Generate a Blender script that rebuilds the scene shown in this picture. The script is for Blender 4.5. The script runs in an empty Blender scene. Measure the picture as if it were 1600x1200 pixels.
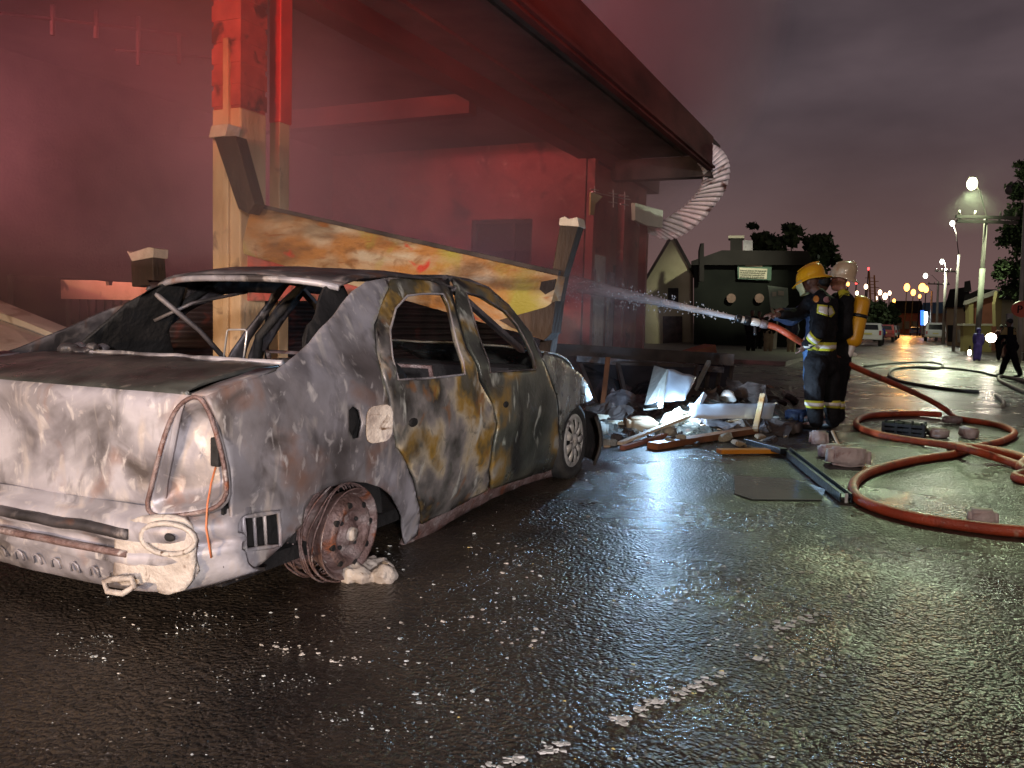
import bpy, bmesh, math, random
import numpy as np
from mathutils import Vector, Matrix, noise
from mathutils.geometry import delaunay_2d_cdt
random.seed(7)
R = math.radians
PI = math.pi
scene = bpy.context.scene
COL = scene.collection

# ------------------------------------------------------------------ camera
F, HC, ROLL, CH, VPX = 1300.0, 496.0, 0.028, 1.17, 1405.0
PITCH = math.atan((600 - HC) * math.cos(ROLL) / F)
YAW = R(24.79)
_f = Vector((-math.sin(YAW) * math.cos(PITCH), math.cos(YAW) * math.cos(PITCH), -math.sin(PITCH)))
_r = Vector((math.cos(YAW), math.sin(YAW), 0))
_u = _r.cross(_f)
_r, _u = math.cos(ROLL) * _r + math.sin(ROLL) * _u, -math.sin(ROLL) * _r + math.cos(ROLL) * _u
cd = bpy.data.cameras.new('camera'); cam = bpy.data.objects.new('camera', cd); COL.objects.link(cam)
cam.matrix_world = Matrix(((_r.x, _u.x, -_f.x, 0), (_r.y, _u.y, -_f.y, 0), (_r.z, _u.z, -_f.z, CH), (0, 0, 0, 1)))
cd.sensor_width = 36; cd.lens = 36 * F / 1600; cd.clip_end = 2000; cd.clip_start = .05
scene.camera = cam
CAM = Vector((0, 0, CH))
def on(ax, x, y, V):
    """point of the world seen at photo pixel x,y on the plane axis=V"""
    d = _f + _r * ((x - 800) / F) + _u * ((600 - y) / F)
    t = (V - CAM[ax]) / d[ax]
    return CAM + d * t
def gz(x, y, z=0.0): return on(2, x, y, z)
def dep(x, y, D):
    return CAM + (_f + _r * ((x - 800) / F) + _u * ((600 - y) / F)) * D

# ------------------------------------------------------------------ world: cloudy night sky
w = bpy.data.worlds.new('World'); scene.world = w; w.use_nodes = True
nt = w.node_tree; nt.nodes.clear()
wo = nt.nodes.new('ShaderNodeOutputWorld'); bg = nt.nodes.new('ShaderNodeBackground')
tc = nt.nodes.new('ShaderNodeTexCoord'); mp = nt.nodes.new('ShaderNodeMapping'); mp.inputs['Scale'].default_value = (1, 1, 2.4)
nz = nt.nodes.new('ShaderNodeTexNoise'); nz.inputs['Scale'].default_value = 2.6; nz.inputs['Detail'].default_value = 5; nz.inputs['Roughness'].default_value = .5
cr = nt.nodes.new('ShaderNodeValToRGB')
cr.color_ramp.elements[0].position = .36; cr.color_ramp.elements[0].color = (.038, .028, .034, 1)
cr.color_ramp.elements[1].position = .68; cr.color_ramp.elements[1].color = (.108, .078, .087, 1)
sx = nt.nodes.new('ShaderNodeSeparateXYZ'); mr = nt.nodes.new('ShaderNodeMapRange')
mr.inputs['From Min'].default_value = -.02; mr.inputs['From Max'].default_value = .30; mr.inputs['To Min'].default_value = 1; mr.inputs['To Max'].default_value = 0
mr.interpolation_type = 'SMOOTHERSTEP'
mx = nt.nodes.new('ShaderNodeMix'); mx.data_type = 'RGBA'; mx.inputs['B'].default_value = (.155, .092, .086, 1)
L = nt.links.new
L(tc.outputs['Generated'], mp.inputs['Vector']); L(mp.outputs[0], nz.inputs['Vector']); L(nz.outputs['Fac'], cr.inputs[0])
L(tc.outputs['Generated'], sx.inputs[0]); L(sx.outputs['Z'], mr.inputs['Value']); L(mr.outputs[0], mx.inputs['Factor'])
L(cr.outputs[0], mx.inputs['A']); L(mx.outputs['Result'], bg.inputs[0]); bg.inputs[1].default_value = 1.0; L(bg.outputs[0], wo.inputs[0])

scene.render.engine = 'CYCLES'
scene.view_settings.view_transform = 'Standard'; scene.view_settings.look = 'None'
scene.view_settings.exposure = 0; scene.view_settings.gamma = 1
scene.cycles.volume_step_rate = 2.0
scene.cycles.volume_bounces = 1

# ------------------------------------------------------------------ lights (fire engine behind the camera, added fill spots, street lamps further down)
def lamp(kind, name, loc, energy, color, radius=.1, target=None, size=60, blend=.5):
    l = bpy.data.lights.new(name, kind); l.energy = energy; l.color = color; l.shadow_soft_size = radius
    if kind == 'SPOT': l.spot_size = R(size); l.spot_blend = blend
    o = bpy.data.objects.new(name, l); COL.objects.link(o); o.location = loc
    if target is not None:
        o.rotation_euler = (Vector(target) - Vector(loc)).to_track_quat('-Z', 'Y').to_euler()
    return o
lamp('SPOT', 'engine_headlight', (-1.9, -9, .95), 4200, (1, .68, .40), .12, (-6.2, 8, .45), 36, .55)
lamp('SPOT', 'engine_floodlight', (-4.2, -6.5, 3.1), 1350, (1.0, .88, .96), .3, (-2.9, 2.6, .5), 44, .9)
lamp('SPOT', 'engine_beacon', (-1.0, -5.0, 2.6), 6500, (1, .05, .05), .12, (-6.4, 7.5, 5.9), 29, .75)
lamp('SPOT', 'smoke_fill_spot', (-8.4, -2.5, 3.2), 15000, (1, .33, .35), .3, (-8.0, 15, 3.0), 26, 1.0)  # added pink spot that brightens the smoke, not a known lamp
lamp('SPOT', 'fascia_fill_spot', (2.5, -3.0, 2.4), 3600, (1, .12, .09), .2, (-3.6, 9.5, 5.6), 24, .8)  # added red spot that reddens the verandah fascia
lamp('SPOT', 'plume_fill_spot', (3.0, -5.0, 5.0), 5200, (1, .66, .68), .2, (-3.2, 15, 7.4), 26, .8)  # added spot lighting the smoke plume and the fascia's outer face
lamp('SPOT', 'canopy_fill_spot', (3.2, -3.0, 3.0), 2600, (1, .97, .95), .1, (-3.9, 18.3, 3.9), 11, .6)  # added narrow white spot to brighten the corrugated canopy ribs
lamp('SPOT', 'engine_side_light', (3.0, -5, 3.6), 420, (1, .84, .68), .25, (-.6, 4, 0), 80, .9)
lamp('SPOT', 'car_fill_spot', (3.2, -4.0, 2.0), 2500, (1.0, .93, .95), .15, (-2.3, 3.4, .7), 30, .8)  # added spot brightening the side of the burnt car
lamp('SPOT', 'scene_light', (4.5, -4.0, 4.4), 620, (1, .95, .8), .25, (-.8, 10, .4), 26, .8)

# ------------------------------------------------------------------ materials
def mat(name, cols, scale=3.0, rough=.6, metal=0.0, bump=.2, bscale=20.0, patches=(), spread=(.3, .7), rvar=.0, detail=6, bdist=.02, stretch=(1, 1, 1), coat=0.0, emit=None, es=0.0, alpha=1.0):
    m = bpy.data.materials.new(name); m.use_nodes = True
    n = m.node_tree.nodes; l = m.node_tree.links.new
    b = n['Principled BSDF']
    b.inputs['Roughness'].default_value = rough; b.inputs['Metallic'].default_value = metal
    if name in ('dark_green_wall', 'dark_roof_sheet', 'dark_foliage', 'sooty_fascia', 'black_turnout_cloth', 'black_cloth'): b.inputs['Specular IOR Level'].default_value = .12
    if coat: b.inputs['Coat Weight'].default_value = coat
    if emit: b.inputs['Emission Color'].default_value = (*emit, 1); b.inputs['Emission Strength'].default_value = es
    if alpha < 1: b.inputs['Alpha'].default_value = alpha
    t = n.new('ShaderNodeTexCoord'); mpp = n.new('ShaderNodeMapping'); mpp.inputs['Scale'].default_value = stretch
    l(t.outputs['Object'], mpp.inputs['Vector']); vec = mpp.outputs[0]
    a = n.new('ShaderNodeTexNoise'); a.inputs['Scale'].default_value = scale; a.inputs['Detail'].default_value = detail; l(vec, a.inputs['Vector'])
    c = n.new('ShaderNodeValToRGB'); k = len(cols)
    el = c.color_ramp.elements
    while len(el) < k: el.new(.5)
    for i, cc in enumerate(cols):
        el[i].position = spread[0] + (spread[1] - spread[0]) * i / max(1, k - 1); el[i].color = (*cc, 1)
    l(a.outputs['Fac'], c.inputs[0]); cur = c.outputs[0]
    for i, p in enumerate(patches):
        pc, ps, lo, hi = p[:4]; st = p[4] if len(p) > 4 else (1, 1, 1)
        m2 = n.new('ShaderNodeMapping'); m2.inputs['Location'].default_value = (3.1 * i + 1.7, 5.3 * i, 2.2 * i + .9); m2.inputs['Scale'].default_value = st
        l(t.outputs['Object'], m2.inputs['Vector'])
        q = n.new('ShaderNodeTexNoise'); q.inputs['Scale'].default_value = ps; q.inputs['Detail'].default_value = 5; q.inputs['Distortion'].default_value = .6; l(m2.outputs[0], q.inputs['Vector'])
        r_ = n.new('ShaderNodeMapRange'); r_.inputs['From Min'].default_value = lo; r_.inputs['From Max'].default_value = hi; l(q.outputs['Fac'], r_.inputs['Value'])
        x = n.new('ShaderNodeMix'); x.data_type = 'RGBA'; x.inputs['B'].default_value = (*pc, 1)
        l(r_.outputs[0], x.inputs['Factor']); l(cur, x.inputs['A']); cur = x.outputs['Result']
    l(cur, b.inputs['Base Color'])
    if rvar:
        r_ = n.new('ShaderNodeMapRange'); r_.inputs['From Min'].default_value = .3; r_.inputs['From Max'].default_value = .7
        r_.inputs['To Min'].default_value = max(0.02, rough - rvar); r_.inputs['To Max'].default_value = min(1, rough + rvar)
        q = n.new('ShaderNodeTexNoise'); q.inputs['Scale'].default_value = scale * 1.7; q.inputs['Detail'].default_value = 4; l(vec, q.inputs['Vector'])
        l(q.outputs['Fac'], r_.inputs['Value']); l(r_.outputs[0], b.inputs['Roughness'])
    if bump:
        q = n.new('ShaderNodeTexNoise'); q.inputs['Scale'].default_value = bscale; q.inputs['Detail'].default_value = 6; l(vec, q.inputs['Vector'])
        bp = n.new('ShaderNodeBump'); bp.inputs['Strength'].default_value = bump; bp.inputs['Distance'].default_value = bdist
        l(q.outputs['Fac'], bp.inputs['Height']); l(bp.outputs[0], b.inputs['Normal'])
    return m
def emis(name, col, s):
    m = bpy.data.materials.new(name); m.use_nodes = True; n = m.node_tree.nodes; n.clear()
    e = n.new('ShaderNodeEmission'); e.inputs[0].default_value = (*col, 1); e.inputs[1].default_value = s
    o = n.new('ShaderNodeOutputMaterial'); m.node_tree.links.new(e.outputs[0], o.inputs[0]); return m
M = {}
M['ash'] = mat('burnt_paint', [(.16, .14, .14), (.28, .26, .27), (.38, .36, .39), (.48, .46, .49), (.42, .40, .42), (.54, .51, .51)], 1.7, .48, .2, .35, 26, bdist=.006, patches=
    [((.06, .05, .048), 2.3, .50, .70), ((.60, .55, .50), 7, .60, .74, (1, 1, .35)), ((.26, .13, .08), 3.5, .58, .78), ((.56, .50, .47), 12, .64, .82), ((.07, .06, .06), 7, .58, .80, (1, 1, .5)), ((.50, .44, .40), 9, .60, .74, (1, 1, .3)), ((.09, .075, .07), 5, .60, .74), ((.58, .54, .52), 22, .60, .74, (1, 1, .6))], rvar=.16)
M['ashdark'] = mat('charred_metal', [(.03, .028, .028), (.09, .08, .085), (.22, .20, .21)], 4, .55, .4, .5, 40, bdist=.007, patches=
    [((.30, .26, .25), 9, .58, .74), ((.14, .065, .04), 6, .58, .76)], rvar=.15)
M['deck'] = mat('scorched_boot_deck', [(.05, .05, .045), (.09, .095, .085), (.16, .155, .13)], 5, .36, .3, .35, 50, [((.28, .26, .22), 14, .62, .76)], rvar=.1, bdist=.006)
M['door'] = mat('blistered_door_paint', [(.04, .04, .035), (.085, .085, .07), (.14, .13, .11), (.10, .085, .05), (.40, .24, .05), (.55, .47, .34), (.30, .27, .25), (.16, .15, .14), (.05, .045, .04), (.38, .24, .06), (.5, .48, .40)], 2.1, .42, .25, .4, 34, bdist=.006, spread=(.24, .74), patches=
    [((.05, .045, .04), 3.2, .54, .70), ((.30, .13, .04), 8, .60, .74), ((.62, .62, .55), 9, .62, .72, (1, 1, .45)), ((.12, .12, .10), 14, .56, .74)], rvar=.15)
M['door2'] = mat('scorched_door_paint', [(.03, .035, .03), (.05, .055, .045), (.08, .085, .07), (.12, .125, .10), (.34, .21, .05), (.46, .44, .38), (.12, .12, .10), (.06, .06, .05), (.48, .50, .44)], 2.0, .36, .3, .35, 34, bdist=.006, spread=(.26, .78), patches=
    [((.03, .03, .028), 3.0, .52, .68), ((.55, .58, .50), 10, .63, .73, (1, 1, .45))], rvar=.12)
M['fender'] = mat('sooty_silver_paint', [(.14, .15, .14), (.26, .27, .25), (.36, .36, .33)], 5, .3, .55, .25, 40, [((.05, .05, .045), 7, .58, .68)], rvar=.1)
M['rust'] = mat('rusty_steel', [(.10, .055, .045), (.20, .13, .12), (.34, .28, .27)], 9, .6, .3, .6, 60, [((.45, .40, .38), 16, .62, .70), ((.22, .07, .03), 8, .58, .68)])
M['cream'] = mat('ash_white_metal', [(.20, .16, .14), (.38, .33, .29), (.52, .47, .42), (.30, .26, .25)], 6, .6, .1, .5, 50, [((.12, .07, .04), 18, .60, .70)])
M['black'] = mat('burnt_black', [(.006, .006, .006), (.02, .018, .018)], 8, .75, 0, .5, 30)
M['tyre'] = mat('tyre_rubber', [(.012, .012, .012), (.03, .03, .028)], 14, .7, 0, .4, 60)
M['hub'] = mat('grey_hubcap', [(.38, .37, .34), (.52, .50, .46)], 10, .4, .4, .2, 50, [((.12, .11, .10), 12, .6, .7)])
M['wireo'] = mat('orange_wire', [(.5, .14, .05), (.6, .2, .08)], 9, .5)
M['bright'] = mat('bare_wire', [(.55, .52, .50), (.7, .68, .66)], 9, .35, .6)

# ------------------------------------------------------------------ mesh helpers
class MB:
    def __init__(s): s.v = []; s.f = []
    def add(s, vs, fs):
        o = len(s.v); s.v += [Vector(p) for p in vs]; s.f += [tuple(i + o for i in f) for f in fs]; return s
    def box(s, c, size, rot=None, taper=1.0):
        x, y, z = [k / 2 for k in size]; c = Vector(c)
        vs = [Vector((i * x * (taper if k > 0 else 1), j * y * (taper if k > 0 else 1), k * z)) for k in (-1, 1) for j in (-1, 1) for i in (-1, 1)]
        if rot is not None:
            mt = rot if isinstance(rot, Matrix) else Matrix.Rotation(rot, 3, 'Z'); vs = [mt @ q for q in vs]
        return s.add([q + c for q in vs], [(0, 2, 3, 1), (4, 5, 7, 6), (0, 1, 5, 4), (2, 6, 7, 3), (0, 4, 6, 2), (1, 3, 7, 5)])
    def bar(s, a, b, w, h=None, up=(0, 0, 1), cap=True):
        a = Vector(a); b = Vector(b); h = h or w; d = (b - a).normalized(); up = Vector(up)
        if abs(d.dot(up)) > .98: up = Vector((1, 0, 0))
        sd = d.cross(up).normalized(); u2 = sd.cross(d)
        vs = [p + sd * (i * w / 2) + u2 * (j * h / 2) for p in (a, b) for i, j in ((-1, -1), (1, -1), (1, 1), (-1, 1))]
        return s.add(vs, [(0, 3, 2, 1), (4, 5, 6, 7), (0, 1, 5, 4), (1, 2, 6, 5), (2, 3, 7, 6), (3, 0, 4, 7)])
    def tube(s, pts, r, n=8, closed=False):
        pts = [Vector(p) for p in pts]; k = len(pts); rr = r if isinstance(r, (list, tuple)) else [r] * k
        vs = []; prev = None
        for i, p in enumerate(pts):
            a = pts[(i - 1) % k] if (closed or i > 0) else p; b = pts[(i + 1) % k] if (closed or i < k - 1) else p
            d = (b - a).normalized()
            if prev is None:
                up = Vector((0, 0, 1)) if abs(d.z) < .9 else Vector((1, 0, 0)); sd = d.cross(up).normalized()
            else:
                sd = (prev - d * prev.dot(d)).normalized()
            prev = sd; u2 = d.cross(sd)
            for j in range(n):
                t = 2 * PI * j / n; vs.append(p + (sd * math.cos(t) + u2 * math.sin(t)) * rr[i])
        fs = []
        for i in range(k if closed else k - 1):
            for j in range(n):
                a = i * n + j; b = i * n + (j + 1) % n; c2 = ((i + 1) % k) * n + (j + 1) % n; d2 = ((i + 1) % k) * n + j
                fs.append((a, b, c2, d2))
        if not closed: fs += [tuple(range(n))[::-1], tuple((k - 1) * n + j for j in range(n))]
        return s.add(vs, fs)
    def lathe(s, prof, n=24, mtx=None, arc=2 * PI):
        """profile (radius, height) turned round local z"""
        k = len(prof); full = abs(arc - 2 * PI) < 1e-6; m_ = n if full else n + 1
        vs = [Vector((q[0] * math.cos(arc * j / n), q[0] * math.sin(arc * j / n), q[1])) for q in prof for j in range(m_)]
        if mtx is not None: vs = [mtx @ q for q in vs]
        fs = []
        for i in range(k - 1):
            for j in range(n):
                j2 = (j + 1) % m_; fs.append((i * m_ + j, i * m_ + j2, (i + 1) * m_ + j2, (i + 1) * m_ + j))
        return s.add(vs, fs)
    def sph(s, c, r, n=12, m_=8, sc=(1, 1, 1), rot=None):
        c = Vector(c); vs = [Vector((0, 0, r * sc[2]))]
        for i in range(1, m_):
            for j in range(n):
                a = PI * i / m_; b = 2 * PI * j / n
                vs.append(Vector((r * sc[0] * math.sin(a) * math.cos(b), r * sc[1] * math.sin(a) * math.sin(b), r * sc[2] * math.cos(a))))
        vs.append(Vector((0, 0, -r * sc[2])))
        if rot is not None: vs = [rot @ q for q in vs]
        fs = [(0, 1 + j, 1 + (j + 1) % n) for j in range(n)]
        for i in range(m_ - 2):
            for j in range(n):
                a = 1 + i * n; fs.append((a + j, a + n + j, a + n + (j + 1) % n, a + (j + 1) % n))
        e = len(vs) - 1; a = 1 + (m_ - 2) * n
        fs += [(a + j, e, a + (j + 1) % n) for j in range(n)]
        return s.add([q + c for q in vs], fs)
    def cap(s, a, ra, b, rb, n=10):
        a = Vector(a); b = Vector(b); d = (b - a).length; k = max(2, int(d / (min(ra, rb) * .45)) + 1)
        for i in range(k):
            t = i / (k - 1); s.sph(a.lerp(b, t), ra + (rb - ra) * t, n, 7)
        return s
    def prism(s, poly, th, axis=(0, 0, 1)):
        """planar polygon of 3-D points extruded along axis"""
        ax = Vector(axis) * th; k = len(poly); p = [Vector(q) for q in poly]
        return s.add(p + [q + ax for q in p], [tuple(range(k))[::-1], tuple(range(k, 2 * k))] + [(i, (i + 1) % k, k + (i + 1) % k, k + i) for i in range(k)])
    def build(s, name, m=None, parent=None, smooth=False, bevel=0, solid=0, fixn=True):
        me = bpy.data.meshes.new(name); me.from_pydata([tuple(q) for q in s.v], [], s.f)
        if fixn:
            bm = bmesh.new(); bm.from_mesh(me); bmesh.ops.recalc_face_normals(bm, faces=bm.faces); bm.to_mesh(me); bm.free()
        if m: me.materials.append(M[m] if isinstance(m, str) else m)
        if smooth:
            for p in me.polygons: p.use_smooth = True
        o = bpy.data.objects.new(name, me); COL.objects.link(o)
        if parent is not None: o.parent = parent
        if solid:
            q = o.modifiers.new('s', 'SOLIDIFY'); q.thickness = solid; q.offset = 0
        if bevel:
            q = o.modifiers.new('b', 'BEVEL'); q.width = bevel; q.segments = 2; q.limit_method = 'ANGLE'
        return o
def tag(o, label=None, cat=None, group=None, kind=None):
    if label: o['label'] = label
    if cat: o['category'] = cat
    if group: o['group'] = group
    if kind: o['kind'] = kind
    return o
def empty(name, loc, rz=0, label=None, cat=None, group=None):
    o = bpy.data.objects.new(name, None); COL.objects.link(o); o.location = loc; o.rotation_euler = (0, 0, rz)
    o.empty_display_size = .1
    return tag(o, label, cat, group)
def copy_tree(o, loc=None, rz=None, label=None, parent=None):
    c = o.copy(); COL.objects.link(c)
    if parent is not None: c.parent = parent
    if loc is not None: c.location = loc
    if rz is not None: c.rotation_euler = (0, 0, rz)
    if label: c['label'] = label
    for ch in list(o.children): copy_tree(ch, parent=c)
    return c
def rough_up(o, amp, freq, seed=0):
    for v in o.data.vertices:
        v.co += v.co.normalized() * 0 + noise.noise_vector(v.co * freq + Vector((seed, seed * 2, 3))) * amp
    return o
def inpoly(x, y, P):
    c = False; j = len(P) - 1
    for i in range(len(P)):
        if (P[i][1] > y) != (P[j][1] > y) and x < (P[j][0] - P[i][0]) * (y - P[i][1]) / (P[j][1] - P[i][1]) + P[i][0]: c = not c
        j = i
    return c
def subdiv(P, st):
    o = []
    for i in range(len(P)):
        a = P[i]; b = P[(i + 1) % len(P)]; d = math.hypot(b[0] - a[0], b[1] - a[1]); k = max(1, int(d / st))
        for j in range(k): o.append((a[0] + (b[0] - a[0]) * j / k, a[1] + (b[1] - a[1]) * j / k))
    return o
def smoothp(P, it=1):
    for _ in range(it):
        o = []
        for i in range(len(P)):
            a = P[i]; b = P[(i + 1) % len(P)]
            o += [(a[0] * .75 + b[0] * .25, a[1] * .75 + b[1] * .25), (a[0] * .25 + b[0] * .75, a[1] * .25 + b[1] * .75)]
        P = o
    return P
def panel(name, outer, holes, f, m, parent, th=.012, st=.05, dent=.006, dfreq=5, smooth=True, lip=0):
    """sheet-metal panel cut to an outline with holes and laid on the surface f(a,b)"""
    loops = [subdiv(outer, st)] + [subdiv(h, st) for h in holes]
    vs = []; ed = []
    for lp in loops:
        o = len(vs); vs += [Vector(p) for p in lp]; ed += [(o + i, o + (i + 1) % len(lp)) for i in range(len(lp))]
    xs = [p[0] for p in outer]; ys = [p[1] for p in outer]
    x = min(xs) + st * .6
    while x < max(xs):
        y = min(ys) + st * .6
        while y < max(ys):
            if inpoly(x, y, outer) and not any(inpoly(x, y, h) for h in holes): vs.append(Vector((x, y)))
            y += st
        x += st
    rv, _, rf, *_ = delaunay_2d_cdt(vs, ed, [], 0, 1e-5)
    fs = []
    for t in rf:
        cx_ = sum(rv[i][0] for i in t) / len(t); cy_ = sum(rv[i][1] for i in t) / len(t)
        if inpoly(cx_, cy_, outer) and not any(inpoly(cx_, cy_, h) for h in holes): fs.append(tuple(t))
    pts = []
    for p in rv:
        q = Vector(f(p[0], p[1])); q += noise.noise_vector(q * dfreq) * dent + noise.noise_vector(q * dfreq * 4) * dent * .3
        pts.append(q)
    b = MB(); b.add(pts, fs); o = b.build(name, m, parent, smooth=smooth)
    s_ = o.modifiers.new('s', 'SOLIDIFY'); s_.thickness = th; s_.offset = -1
    return o
def bake(o):
    dg = bpy.context.evaluated_depsgraph_get(); e = o.evaluated_get(dg)
    me = bpy.data.meshes.new_from_object(e); o.modifiers.clear(); o.data = me; return o
def blob(name, b, m, parent, voxel=.014, sm=4, disp=0.0, dsize=.1):
    o = b.build(name, m, parent, fixn=False)
    q = o.modifiers.new('r', 'REMESH'); q.mode = 'VOXEL'; q.voxel_size = voxel; q.use_smooth_shade = True
    q = o.modifiers.new('sm', 'SMOOTH'); q.iterations = sm; q.factor = .5
    bpy.context.view_layer.update(); bake(o)
    if disp:
        for v in o.data.vertices: v.co += noise.noise_vector(v.co / dsize) * disp
    for p in o.data.polygons: p.use_smooth = True
    if not o.data.materials: o.data.materials.append(M[m])
    return o

# ------------------------------------------------------------------ ground
def asphalt():
    m = bpy.data.materials.new('wet_asphalt'); m.use_nodes = True; n = m.node_tree.nodes; l = m.node_tree.links.new; b = n['Principled BSDF']
    t = n.new('ShaderNodeTexCoord'); P = t.outputs['Object']
    def N(sc, de=5, ro=.55):
        q = n.new('ShaderNodeTexNoise'); q.inputs['Scale'].default_value = sc; q.inputs['Detail'].default_value = de; q.inputs['Roughness'].default_value = ro; l(P, q.inputs['Vector']); return q.outputs['Fac']
    def MRn(x, a, b_, c, d):
        q = n.new('ShaderNodeMapRange'); q.inputs[1].default_value = a; q.inputs[2].default_value = b_; q.inputs[3].default_value = c; q.inputs[4].default_value = d; l(x, q.inputs[0]); return q.outputs[0]
    c = n.new('ShaderNodeValToRGB'); c.color_ramp.elements[0].color = (.016, .012, .009, 1); c.color_ramp.elements[1].color = (.058, .045, .032, 1); c.color_ramp.elements[0].position = .40; c.color_ramp.elements[1].position = .66
    l(N(1.1), c.inputs[0])
    v = n.new('ShaderNodeTexVoronoi'); v.inputs['Scale'].default_value = 54
    nv = n.new('ShaderNodeTexNoise'); nv.inputs['Scale'].default_value = 14; nv.inputs['Detail'].default_value = 3; l(P, nv.inputs['Vector'])
    vm = n.new('ShaderNodeVectorMath'); vm.operation = 'MULTIPLY_ADD'; vm.inputs[1].default_value = (.05, .05, .05); l(nv.outputs['Color'], vm.inputs[0]); l(P, vm.inputs[2]); l(vm.outputs[0], v.inputs['Vector'])
    x = n.new('ShaderNodeMix'); x.data_type = 'RGBA'; x.blend_type = 'MULTIPLY'; l(c.outputs[0], x.inputs['A'])
    g = n.new('ShaderNodeValToRGB'); g.color_ramp.elements[0].color = (.55, .55, .55, 1); g.color_ramp.elements[1].color = (1.7, 1.6, 1.5, 1); l(v.outputs['Color'], g.inputs[0]); l(g.outputs[0], x.inputs['B']); x.inputs['Factor'].default_value = .8
    l(x.outputs['Result'], b.inputs['Base Color'])
    l(MRn(N(.9, 6, .6), .3, .7, .20, .40), b.inputs['Roughness'])
    b.inputs['Specular IOR Level'].default_value = .5
    ma = n.new('ShaderNodeMath'); ma.operation = 'ADD'; l(MRn(v.outputs['Distance'], 0, .7, 1, 0), ma.inputs[0])
    mb = n.new('ShaderNodeMath'); mb.operation = 'MULTIPLY'; l(N(26, 3, .6), mb.inputs[0]); mb.inputs[1].default_value = 2.0; l(mb.outputs[0], ma.inputs[1])
    bp = n.new('ShaderNodeBump'); bp.inputs['Distance'].default_value = .015; l(ma.outputs[0], bp.inputs['Height'])
    l(MRn(N(1.3, 6, .6), .36, .64, .35, .95), bp.inputs['Strength'])
    b2 = n.new('ShaderNodeBump'); b2.inputs['Distance'].default_value = .02; b2.inputs['Strength'].default_value = .3; l(N(5, 5, .6), b2.inputs['Height']); l(bp.outputs[0], b2.inputs['Normal'])
    l(b2.outputs[0], b.inputs['Normal'])
    return m
M['asphalt'] = asphalt()
M['pave'] = mat('worn_concrete', [(.06, .055, .05), (.13, .12, .10)], 2, .45, 0, .4, 30)
tag(MB().add([(-400, -60, 0), (400, -60, 0), (400, 900, 0), (-400, 900, 0)], [(0, 1, 2, 3)]).build('road', 'asphalt'), kind='structure')
tag(MB().box((-9.45, 9.6, .0), (10.3, 23, .24)).build('pavement', 'pave', bevel=.02), kind='structure')
tag(MB().box((9.4, 75, .0), (7.4, 110, .26)).build('pavement', 'pave'), kind='structure')
tag(MB().box((-6.6, 100, .0), (7.4, 150, .24)).build('pavement', 'pave'), kind='structure')

# ------------------------------------------------------------------ the burnt car
CX = -2.95; CY = 2.10
car = empty('burnt_car', (CX, CY, 0), 0, 'burnt-out four-door saloon car, grey and rust streaked, with open windows in the foreground', 'car')
ZT = [0, .12, .2, .35, .55, .80, .90, .97, 1.05, 1.15, 1.25, 1.34, 1.42]
WT = [.74, .78, .82, .85, .87, .855, .835, .79, .745, .69, .635, .585, .50]
def sw(y, z):
    w_ = float(np.interp(z, ZT, WT))
    if y < .5: w_ -= .06 * ((.5 - y) / .5) ** 2
    if y > 3.6: w_ -= .10 * ((y - 3.6) / .7) ** 2
    return w_
def side(u, v):
    X = CX + .8
    for _ in range(14):
        p = on(0, u, v, X); X = CX + sw(p.y - CY, p.z)
    return (p.y - CY, p.z)
def SP(lst): return [side(*p) for p in lst]
def fR(y, z): return (sw(y, z), y, z)
def fL(y, z): return (-sw(y, z), y, z)
q_out = [(322, 618), (345, 609), (372, 599), (402, 589), (432, 577), (456, 559), (485, 533), (512, 503), (535, 474), (552, 453), (572, 440), (604, 434),
         (606, 448), (594, 480), (585, 508), (587, 545), (596, 585), (607, 625), (613, 665), (618, 698), (632, 720), (645, 747), (650, 775), (655, 815), (652, 836), (634, 852),
         (629, 828), (625, 800), (613, 776), (596, 762), (572, 754), (545, 753), (515, 760), (490, 774), (476, 795), (472, 820), (440, 852), (404, 884), (370, 908), (364, 850), (361, 790), (361, 736), (345, 670)]
vent = [(379, 808), (434, 799), (437, 852), (382, 859)]
fh = [(545, 640), (552, 633), (562, 640), (567, 660), (562, 684), (552, 686), (546, 672)]
qo = SP(q_out); panel('quarter_panel', qo, [SP(vent), SP(fh)], fR, 'ash', car, .014, .035, .007, 6)
dr = [(610, 436), (609, 450), (597, 480), (589, 508), (591, 545), (600, 585), (611, 625), (617, 665), (622, 697), (636, 720), (649, 747), (654, 775), (659, 820), (762, 767), (764, 735), (768, 700), (775, 660), (769, 632), (748, 595), (728, 545), (712, 490), (702, 452), (690, 433), (650, 432)]
drh = [(636, 462), (660, 459), (692, 459), (700, 475), (712, 530), (726, 585), (670, 591), (622, 593), (613, 560), (609, 517), (618, 482)]
rear_door = panel('rear_door', SP(dr), [SP(drh)], fR, 'door', car, .02, .035, .006, 5)
df = [(706, 434), (716, 478), (733, 540), (753, 592), (774, 632), (780, 660), (773, 700), (769, 735), (767, 765), (869, 732), (872, 673), (869, 618), (855, 582), (846, 560), (830, 520), (797, 478), (757, 447), (730, 437)]
dfh = [(728, 457), (752, 463), (789, 486), (808, 508), (822, 533), (837, 577), (766, 582), (748, 525)]
front_door = panel('front_door', SP(df), [SP(dfh)], fR, 'door2', car, .02, .035, .005, 5)
fe = [(852, 549), (866, 556), (882, 566), (905, 583), (919, 601), (926, 622), (920, 629), (906, 632), (893, 643), (884, 658), (878, 680), (876, 720), (873, 731), (876, 673), (873, 618), (860, 583), (849, 560)]
panel('front_wing', SP(fe), [], fR, 'fender', car, .014, .03, .004, 5)
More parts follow.
